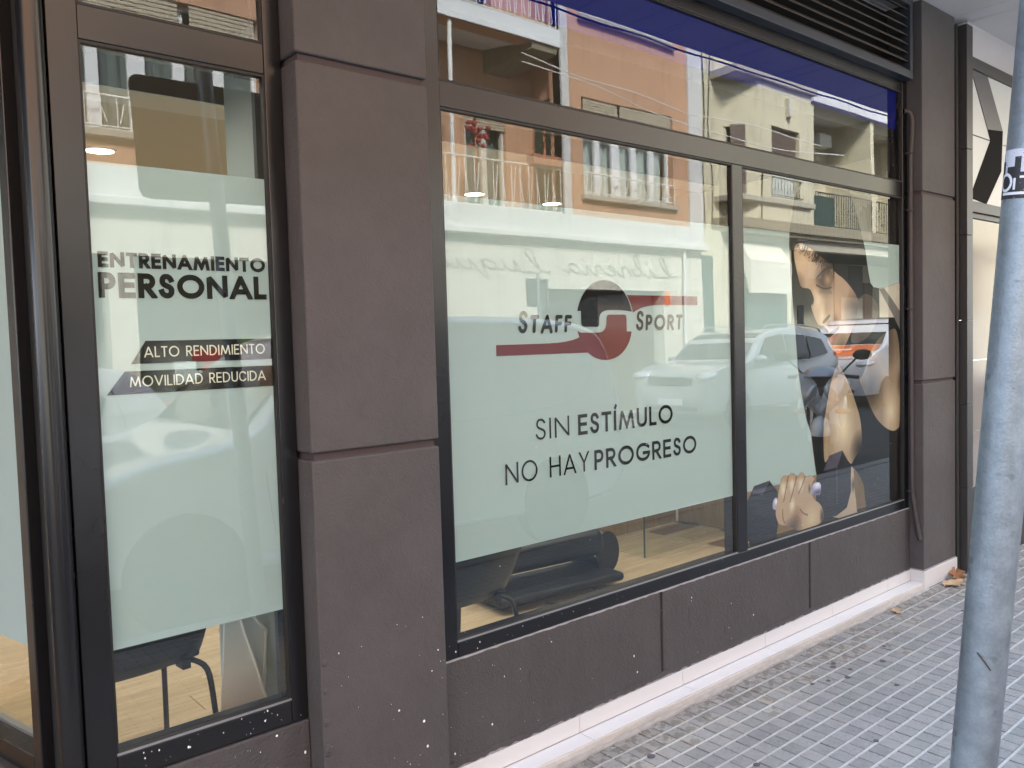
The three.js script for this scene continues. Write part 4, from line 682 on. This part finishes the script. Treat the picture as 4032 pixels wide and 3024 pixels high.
  const PW = FZ + 1.7, k = (PW + 2.285) / 11.285, px = (x) => x * k, py = (y) => 1.5 + (y - 1.5) * k, on = (n, x0, x1, y0, y1, d, m) => part(n, box(px(x0), px(x1), Math.max(0, py(y0)), py(y1), PW - d, PW - .001, .006), m, b);
  on('brown_cladding', 20.77, 21.5, 0, 3.35, .04, M.brownTile); on('door', 21.52, 22.22, 0, 3.3, .05, M.doorWood); on('door', 22.3, 22.76, 0, 2.84, .05, M.shutterBrown); on('meter_box', 19.39, 20.06, 2.89, 3.3, .12, M.white); on('intercom', 19.05, 19.33, 1.72, 2.2, .04, M.dark); on('notice', 21.03, 22.15, 1.6, 2.42, .07, M.cream);
  part('awning', muv(extrude([[0, 0], [.35, -.5], [.35, -1.25], [.31, -1.25], [0, -.05]], 1.75).rotateY(Math.PI / 2).translate(16.65, 3.72, FZ + .11)), M.cream, b);
}
// cables slung across the street front
for (const [p, l] of [[[[9.6, 6.45, 8.6], [10.6, 6.19, 8.3], [12.2, 6.15, 8.3], [13.9, 6.0, 8.3], [16, 6.1, 8.3], [19, 6.0, 8.3]], 'pale overhead cable across the orange building, the upper one'], [[[9.6, 6.3, 8.6], [11.2, 6.1, 8.3], [12.67, 5.85, 8.3], [14.5, 5.75, 8.3], [17, 5.7, 8.3], [20, 5.9, 8.3]], 'pale overhead cable across the orange building, the lower one']]) { const c = thing('overhead_cable', l, 'cable'); part('wire', tube(p, .011, 60, 6), M.rail, c); }
function spiky(x, y, z, n, len, m, label, name = 'balcony_plant') {
  const o = thing(name, label, 'plant'); o.position.set(x, y, z); const gs = [];
  for (let i = 0; i < n; i++) { const a = rnd() * 6.28, e = rr(.1, 1.3), L = len * rr(.6, 1), h = rr(.2, .9), q = []; for (let s = 0; s <= 5; s++) { const t = s / 5, d = L * t * Math.cos(e) * (1 + .2 * t), yy = h + L * (t * Math.sin(e) - .45 * t * t); q.push(V(d * Math.cos(a), yy, d * Math.sin(a))); } const P = [], I = []; q.forEach((v, s) => { const w = .022 * (1 - s / 5.2); P.push(v.x - Math.sin(a) * w, v.y, v.z + Math.cos(a) * w, v.x + Math.sin(a) * w, v.y, v.z - Math.cos(a) * w); }); for (let s = 0; s < 5; s++) I.push(s * 2, s * 2 + 1, s * 2 + 2, s * 2 + 1, s * 2 + 3, s * 2 + 2); const g = new THREE.BufferGeometry(); g.setAttribute('position', new THREE.Float32BufferAttribute(P, 3)); g.setIndex(I); g.computeVertexNormals(); gs.push(muv(g)); }
  part('foliage', merge(gs), m, o); part('stem', bar([0, 0, 0], [0, .95, 0], .03, 7), M.terracotta, o); return o;
}
spiky(8.05, 4.35, 9.4, 90, .75, M.leaf, 'tall spiky green plant on the balcony across the street');
{ const o = spiky(9.0, 4.45, 9.15, 26, .3, M.leaf, 'red flowering potted plant on the balcony railing across the street', 'flowering_plant'); for (let i = 0; i < 14; i++) part('flower', new THREE.IcosahedronGeometry(.05, 0).translate(rr(-.22, .35), rr(.45, .85), rr(-.1, .1)), M.flower, o); }
{ const o = spiky(10.4, 4.7, 8.95, 50, .26, M.leaf, 'trailing green plant in a terracotta box on the balcony railing across the street'); part('planter', box(-.35, .35, -.02, .16, -.1, .1, .01), M.terracotta, o); }

// ───────── vehicles and the far sign ─────────
// side outline (u from the nose back, y) extruded across the width and pinched above the belt line
function vehicle(name, label, category, x, z, W, o) {
  const v = thing(name, label, category); v.position.set(x, -.12, z);
  const belt = o.belt, top = o.top, pinch = (g) => { const p = g.attributes.position; for (let i = 0; i < p.count; i++) { const y = p.getY(i), t = Math.max(0, (y - belt) / (top - belt)), u = p.getX(i) / o.len, e = 1 - .1 * Math.pow(Math.abs(u * 2 - 1), 4); p.setZ(i, p.getZ(i) * (1 - .17 * t) * e * (y < .45 ? .96 : 1)); } g.computeVertexNormals(); return g; };
  const side = (pts, dep) => { const g = extrude(pts, dep, 0); return g; };
  const s = new THREE.Shape(); const pr = o.profile; s.moveTo(...pr[0]); for (let i = 1; i < pr.length; i++) s.lineTo(...pr[i]); const sp = new THREE.Shape(new THREE.SplineCurve(pr.map((q) => new THREE.Vector2(...q))).getPoints(90));
  for (const wx of o.wheels) {}
  const g = new THREE.ExtrudeGeometry(sp, { depth: W - .16, bevelEnabled: true, bevelSize: o.bev ?? .03, bevelThickness: (o.bev ?? .03) * 1.5 + .035, bevelSegments: 6, steps: 6 }); g.translate(0, 0, -(W - .16) / 2);
  part('body', toCreasedNormals(muv(pinch(g)), .6), o.paint, v);
  const hw = W / 2;
  const glass = (pts, name2 = 'side_window') => { for (const sgn of [-1, 1]) { const q = new THREE.ExtrudeGeometry(new THREE.Shape(pts.map((k) => new THREE.Vector2(...k))), { depth: .012, bevelEnabled: false, steps: 1, curveSegments: 8 }); q.translate(0, 0, sgn > 0 ? hw - .006 : -hw - .006); part(name2, muv(pinch(q)), M.carGlass, v); } };
  for (const q of o.windows) glass(q);
  // a sheet that follows the outline (two points or more) just outside the body, from side to side
  const strip = (path, w, nm, m, off = (o.bev ?? .03) + .006) => {
    const line = path.length > 2 ? new THREE.SplineCurve(path.map((q) => new THREE.Vector2(...q))).getPoints(10) : path.map((q) => new THREE.Vector2(...q)), P = [], I = [], N = 8;
    line.forEach((q, r) => { const a = line[Math.max(0, r - 1)], b = line[Math.min(line.length - 1, r + 1)], l = a.distanceTo(b), nx = -(b.y - a.y) / l * off, ny = (b.x - a.x) / l * off, pin = (1 - .17 * Math.max(0, (q.y - belt) / (top - belt))) * (1 - .1 * Math.pow(Math.abs(q.x / o.len * 2 - 1), 4)); for (let i = 0; i <= N; i++) P.push(q.x + nx, q.y + ny, (i / N * 2 - 1) * w / 2 * pin); });
    for (let r = 0; r + 1 < line.length; r++) for (let i = 0; i < N; i++) { const k = r * (N + 1) + i; I.push(k, k + N + 1, k + 1, k + 1, k + N + 1, k + N + 2); }
    const q = new THREE.BufferGeometry(); q.setAttribute('position', new THREE.Float32BufferAttribute(P, 3)); q.setIndex(I); q.computeVertexNormals(); const mm = m.clone(); mm.side = THREE.DoubleSide; part(nm, muv(q), mm, v);
  };
  strip(o.windscreen, W - .2, 'windscreen', M.carGlass); strip(o.rear, W - .3, 'rear_window', M.carGlass);
  if (o.bonnet) strip(o.bonnet, W - .2, 'bonnet', o.bonnetMat);
  for (const wx of o.wheels) for (const sgn of [-1, 1]) { const w = part('wheel', new THREE.TorusGeometry(.24, .085, 10, 28).translate(wx, .32, sgn * (hw - .1)), M.tyre, v); part('rim', new THREE.CylinderGeometry(.2, .17, .08, 20).rotateX(Math.PI / 2).translate(wx, .32, sgn * (hw - .1)), M.rim, w); part('arch', new THREE.CylinderGeometry(.35, .35, .05, 28).rotateX(Math.PI / 2).translate(wx, .34, sgn * (hw - .022)), M.tyre, w); }
  for (const sgn of [-1, 1]) { part('headlight', muv(new THREE.SphereGeometry(1, 20, 12).scale(.26, .085, .2).rotateY(sgn * .5).rotateZ(.16).translate(o.lamp[0], o.lamp[1], sgn * (hw - .24))), M.lens, v); part('tail_light', box(o.tail[0] - .09, o.tail[0] + .05, o.tail[1] - .14, o.tail[1] + .14, sgn * (hw - .2) - .1, sgn * (hw - .2) + .1, .03), M.redLens, v); const mr = part('mirror', muv(new THREE.SphereGeometry(1, 14, 10).scale(.09, .075, .12).translate(o.mirror[0], o.mirror[1], sgn * (hw + .06))), o.paint, v); part('handle', box(o.handle[0], o.handle[0] + .2, o.handle[1] - .012, o.handle[1] + .012, sgn * hw - .01, sgn * hw + .012, .005), M.rim, v); }
  part('bumper', box(.02, .12, .3, .52, -hw + .15, hw - .15, .03), o.bumper ?? o.paint, v); const gr = o.grille ?? [.58, .7, .5]; part('grille', box(-.05, .1, gr[0], gr[1], -hw + gr[2], hw - gr[2], .02), M.black, v); part('number_plate', box(-.055, .02, .44, .55, -.26, .26, .003), M.white, v); part('lower_grille', box(-.045, .1, .34, .42, -hw + .35, hw - .35, .02), M.black, v);
  if (o.rails) for (const sgn of [-1, 1]) part('roof_rail', tube(o.rails.map(([a, b]) => [a, b, sgn * (hw - .22)]), .016, 20, 6), M.rim, v);
  if (o.door) for (const q of o.door) part('panel_gap', merge(...[-1, 1].map((sgn) => pinch(tube(q.map(([a, b]) => [a, b, sgn * (hw + .001)]), .004, 14, 4)))), M.black, v);
  return v;
}
{
  const v = vehicle('parked_van', 'white panel van parked along the near kerb, mirrored in the frosted films', 'van', .98, 3.38, 1.76, { len: 4.36, belt: 1.08, top: 1.86, bev: .06, paint: M.nearWhite, profile: [[.06, .36], [.05, .6], [.1, .8], [.4, .95], [1.0, 1.07], [1.34, 1.38], [1.72, 1.64], [2.3, 1.75], [3.3, 1.75], [3.95, 1.69], [4.18, 1.55], [4.28, 1.1], [4.3, .7], [4.22, .36], [3, .33], [1.2, .33]], windscreen: [[1.02, 1.085], [1.34, 1.38], [1.7, 1.628]], rear: [[4.2, 1.5], [4.28, 1.12]], wheels: [.6, 3.5], lamp: [.3, .86], tail: [4.3, 1.05], mirror: [1.32, 1.14], handle: [2.2, 1.0], windows: [[[1.28, 1.12], [1.68, 1.52], [2.1, 1.6], [2.1, 1.1]]], door: [[[1.15, .4], [1.1, .8], [1.08, 1.08]], [[2.18, .4], [2.2, 1.1], [2.2, 1.6]]] });
  // pressed outline of the blind side panel
  for (const sg of [-1, 1]) part('panel_crease', tube([[2.4, 1.52, sg * .8], [2.35, 1.2, sg * .885], [2.5, 1.07, sg * .89], [3.4, 1.1, sg * .885], [3.85, 1.2, sg * .85], [4.02, 1.45, sg * .79]], .009, 50, 6), M.nearWhite, v);
}
vehicle('parked_car', 'silver hatchback with a red tail light parked across the street, mirrored in the narrow window', 'car', -1.12, 6.86, 1.68, { len: 3.9, belt: 1.02, top: 1.53, paint: M.carWhite, profile: [[.03, .3], [.0, .55], [.08, .76], [.6, .93], [1.0, 1.0], [1.5, 1.36], [2.2, 1.52], [3.0, 1.49], [3.5, 1.36], [3.75, 1.06], [3.9, .9], [3.88, .4], [3, .28], [1.2, .28]], windscreen: [[1.02, 1.01], [1.5, 1.36], [1.8, 1.46]], rear: [[3.45, 1.38], [3.76, 1.06]], wheels: [.75, 3.2], lamp: [.2, .72], tail: [3.78, .98], mirror: [1.2, 1.05], handle: [2.9, .92], windows: [[[1.2, 1.02], [1.7, 1.38], [2.2, 1.42], [2.2, 1.02]], [[2.26, 1.02], [2.26, 1.42], [2.95, 1.38], [3.2, 1.2], [3.15, 1.06]]], door: [[[3.3, .55], [3.35, .95], [3.25, 1.3]]] });
vehicle('parked_suv', 'silver off-road car with roof rails parked across the street, mirrored in the large window', 'car', 11.55, 7.05, 1.82, { len: 4.6, belt: 1.14, top: 1.76, paint: M.carSilver, profile: [[.03, .34], [.0, .65], [.05, .95], [.5, 1.1], [1.2, 1.18], [1.75, 1.6], [2.4, 1.74], [3.4, 1.74], [4.2, 1.62], [4.45, 1.3], [4.58, 1.05], [4.56, .45], [3.4, .36], [1.4, .36]], windscreen: [[1.22, 1.19], [1.75, 1.6], [1.95, 1.665]], rear: [[4.25, 1.58], [4.5, 1.2]], wheels: [.85, 3.7], lamp: [.14, .97], grille: [.78, .94, .42], tail: [4.5, 1.15], mirror: [1.42, 1.22], handle: [2.4, 1.08], windows: [[[1.4, 1.17], [1.86, 1.6], [2.5, 1.66], [2.5, 1.16]], [[2.57, 1.16], [2.57, 1.66], [3.35, 1.63], [3.35, 1.16]], [[3.42, 1.17], [3.42, 1.62], [4.0, 1.54], [4.12, 1.25]]], rails: [[1.95, 1.74], [2.1, 1.83], [3.2, 1.84], [4.05, 1.76], [4.15, 1.66]] }).scale.set(.93, .97, 1);
{
  const v = vehicle('delivery_van', 'white van with an orange bonnet parked across the street, mirrored in the poster', 'van', 16.7, 6.95, 1.9, { len: 4.7, belt: 1.36, top: 2.02, paint: M.carWhite, profile: [[.03, .32], [.0, .7], [.06, 1.02], [.3, 1.2], [.75, 1.36], [1.4, 1.86], [1.9, 1.98], [3.2, 2.02], [4.5, 1.98], [4.68, 1.5], [4.7, .6], [4.6, .36], [3, .3], [1.2, .3]], windscreen: [[.78, 1.375], [1.1, 1.63], [1.4, 1.86]], rear: [[4.55, 1.85], [4.68, 1.3]], wheels: [.85, 3.7], lamp: [.2, 1.0], tail: [4.66, 1.1], mirror: [1.0, 1.36], handle: [2.0, 1.18], windows: [[[1.1, 1.38], [1.6, 1.84], [2.2, 1.9], [2.2, 1.36]]], bonnet: [[.09, 1.06], [.3, 1.2], [.74, 1.357]], bonnetMat: M.carOrange });
  v.scale.y = .95;
  const cv = document.createElement('canvas'); cv.width = 512; cv.height = 128; const c = cv.getContext('2d'); c.fillStyle = '#f2ece6'; c.font = 'bold 110px sans-serif'; c.textAlign = 'center'; c.fillText('telefi', 256, 92); const t = new THREE.CanvasTexture(cv); t.colorSpace = THREE.SRGBColorSpace;
  const g = new THREE.PlaneGeometry(.75, .17); g.rotateX(-Math.PI / 2); g.rotateY(-Math.PI / 2); g.rotateZ(.42); g.translate(.42, 1.3, -.1); part('lettering', g, std(1, 1, 1, .5, { map: t, transparent: true, side: THREE.DoubleSide }), v);
}
{
  const s = thing('scooter', 'white motor scooter with twin headlights at the near kerb, mirrored over the poster', 'scooter');
  s.position.set(8.75, -.12, 2.62); s.rotation.y = -.45;              // faces along its own -x
  const shell = (pts, d, m, nm, z, b = .03) => part(nm, muv(extrude(pts, d, b).translate(0, 0, z)), m, s);
  const half = (sg) => { const q = new THREE.Shape(); q.moveTo(0, 0); q.bezierCurveTo(.06 * sg, .1, .2 * sg, .2, .22 * sg, .34); q.bezierCurveTo(.24 * sg, .46, .1 * sg, .5, .03 * sg, .34); q.lineTo(0, .12); return q; };
  for (const sg of [-1, 1]) { const g = new THREE.ExtrudeGeometry(half(sg), { depth: .1, bevelEnabled: true, bevelSize: .015, bevelThickness: .03, bevelSegments: 3 }); g.rotateY(-Math.PI / 2); g.rotateZ(-.35); g.rotateY(-sg * .35); g.translate(-.05, .68, sg * .03); part('fairing', muv(g), M.nearWhite, s);
    const h = new THREE.SphereGeometry(1, 18, 12).scale(.06, .13, .055).rotateX(-sg * .5).translate(-.22, .92, sg * .11); part('headlight', muv(h), M.lens, s);
    part('indicator', muv(new THREE.SphereGeometry(1, 12, 8).scale(.05, .03, .08).translate(-.14, .74, sg * .22)), M.amber, s); part('side_panel', muv(new THREE.SphereGeometry(1, 18, 12).scale(.25, .22, .05).translate(.12, .72, sg * .22)), M.nearWhite, s);
    part('mirror', muv(new THREE.SphereGeometry(1, 14, 10).scale(.03, .06, .1).translate(.05, 1.36, sg * .42)), M.black, s); part('mirror_arm', bar([.1, 1.15, sg * .2], [.06, 1.34, sg * .38], .012), M.black, s); part('grip', bar([.16, 1.12, sg * .2], [.22, 1.1, sg * .38], .022), M.black, s); }
  part('windscreen', muv(new THREE.SphereGeometry(1, 20, 12, 0, 6.3, 0, 1.5).scale(.12, .2, .24).rotateZ(-.5).translate(-.02, 1.06, 0)), M.carSilver, s); part('dash', muv(new RoundedBoxGeometry(.22, .14, .4, 3, .05).translate(.08, 1.06, 0)), M.black, s);
  part('front_fender', muv(new THREE.SphereGeometry(1, 20, 12, 0, 6.3, 0, 1.6).scale(.3, .2, .12).translate(-.22, .5, 0)), M.nearWhite, s); for (const x of [-.24, 1.1]) { const w = part('wheel', new THREE.TorusGeometry(.2, .06, 10, 26).translate(x, .26, 0), M.tyre, s); part('rim', new THREE.CylinderGeometry(.16, .16, .05, 18).rotateX(Math.PI / 2).translate(x, .26, 0), M.rim, w); }
  shell([[.2, .4], [.2, .5], [.55, .48], [.62, .75], [1.3, .88], [1.42, .7], [1.1, .42]], .24, M.nearWhite, 'body', -.12, .05); part('seat', muv(new RoundedBoxGeometry(.85, .12, .28, 3, .05).translate(.98, .92, 0)), M.black, s); part('fork', merge(bar([-.24, .26, .09], [0, .8, .06], .022), bar([-.24, .26, -.09], [0, .8, -.06], .022)), M.black, s);
}
{
  const p = thing('traffic_sign', 'small square traffic sign on a grey post across the street, mirrored in the frosted film', 'sign');
  p.position.set(9.25, 0, 6.75 + 1.2); const k = 1.0;
  part('post', bar([0, 0, 0], [0, 2.62, 0], .03, 10), M.zinc, p); part('plate', muv(new RoundedBoxGeometry(.46, .46, .02, 2, .009).translate(0, 2.3, .04)), M.dark, p); part('back_frame', merge(box(-.23, .23, 2.52, 2.54, -.0, .06), box(.215, .235, 2.07, 2.54, -.0, .06)), M.alu, p);
}
scene.traverse((o) => { if (o.isMesh) { o.castShadow = true; o.receiveShadow = true; } });
renderer.render(scene, camera);
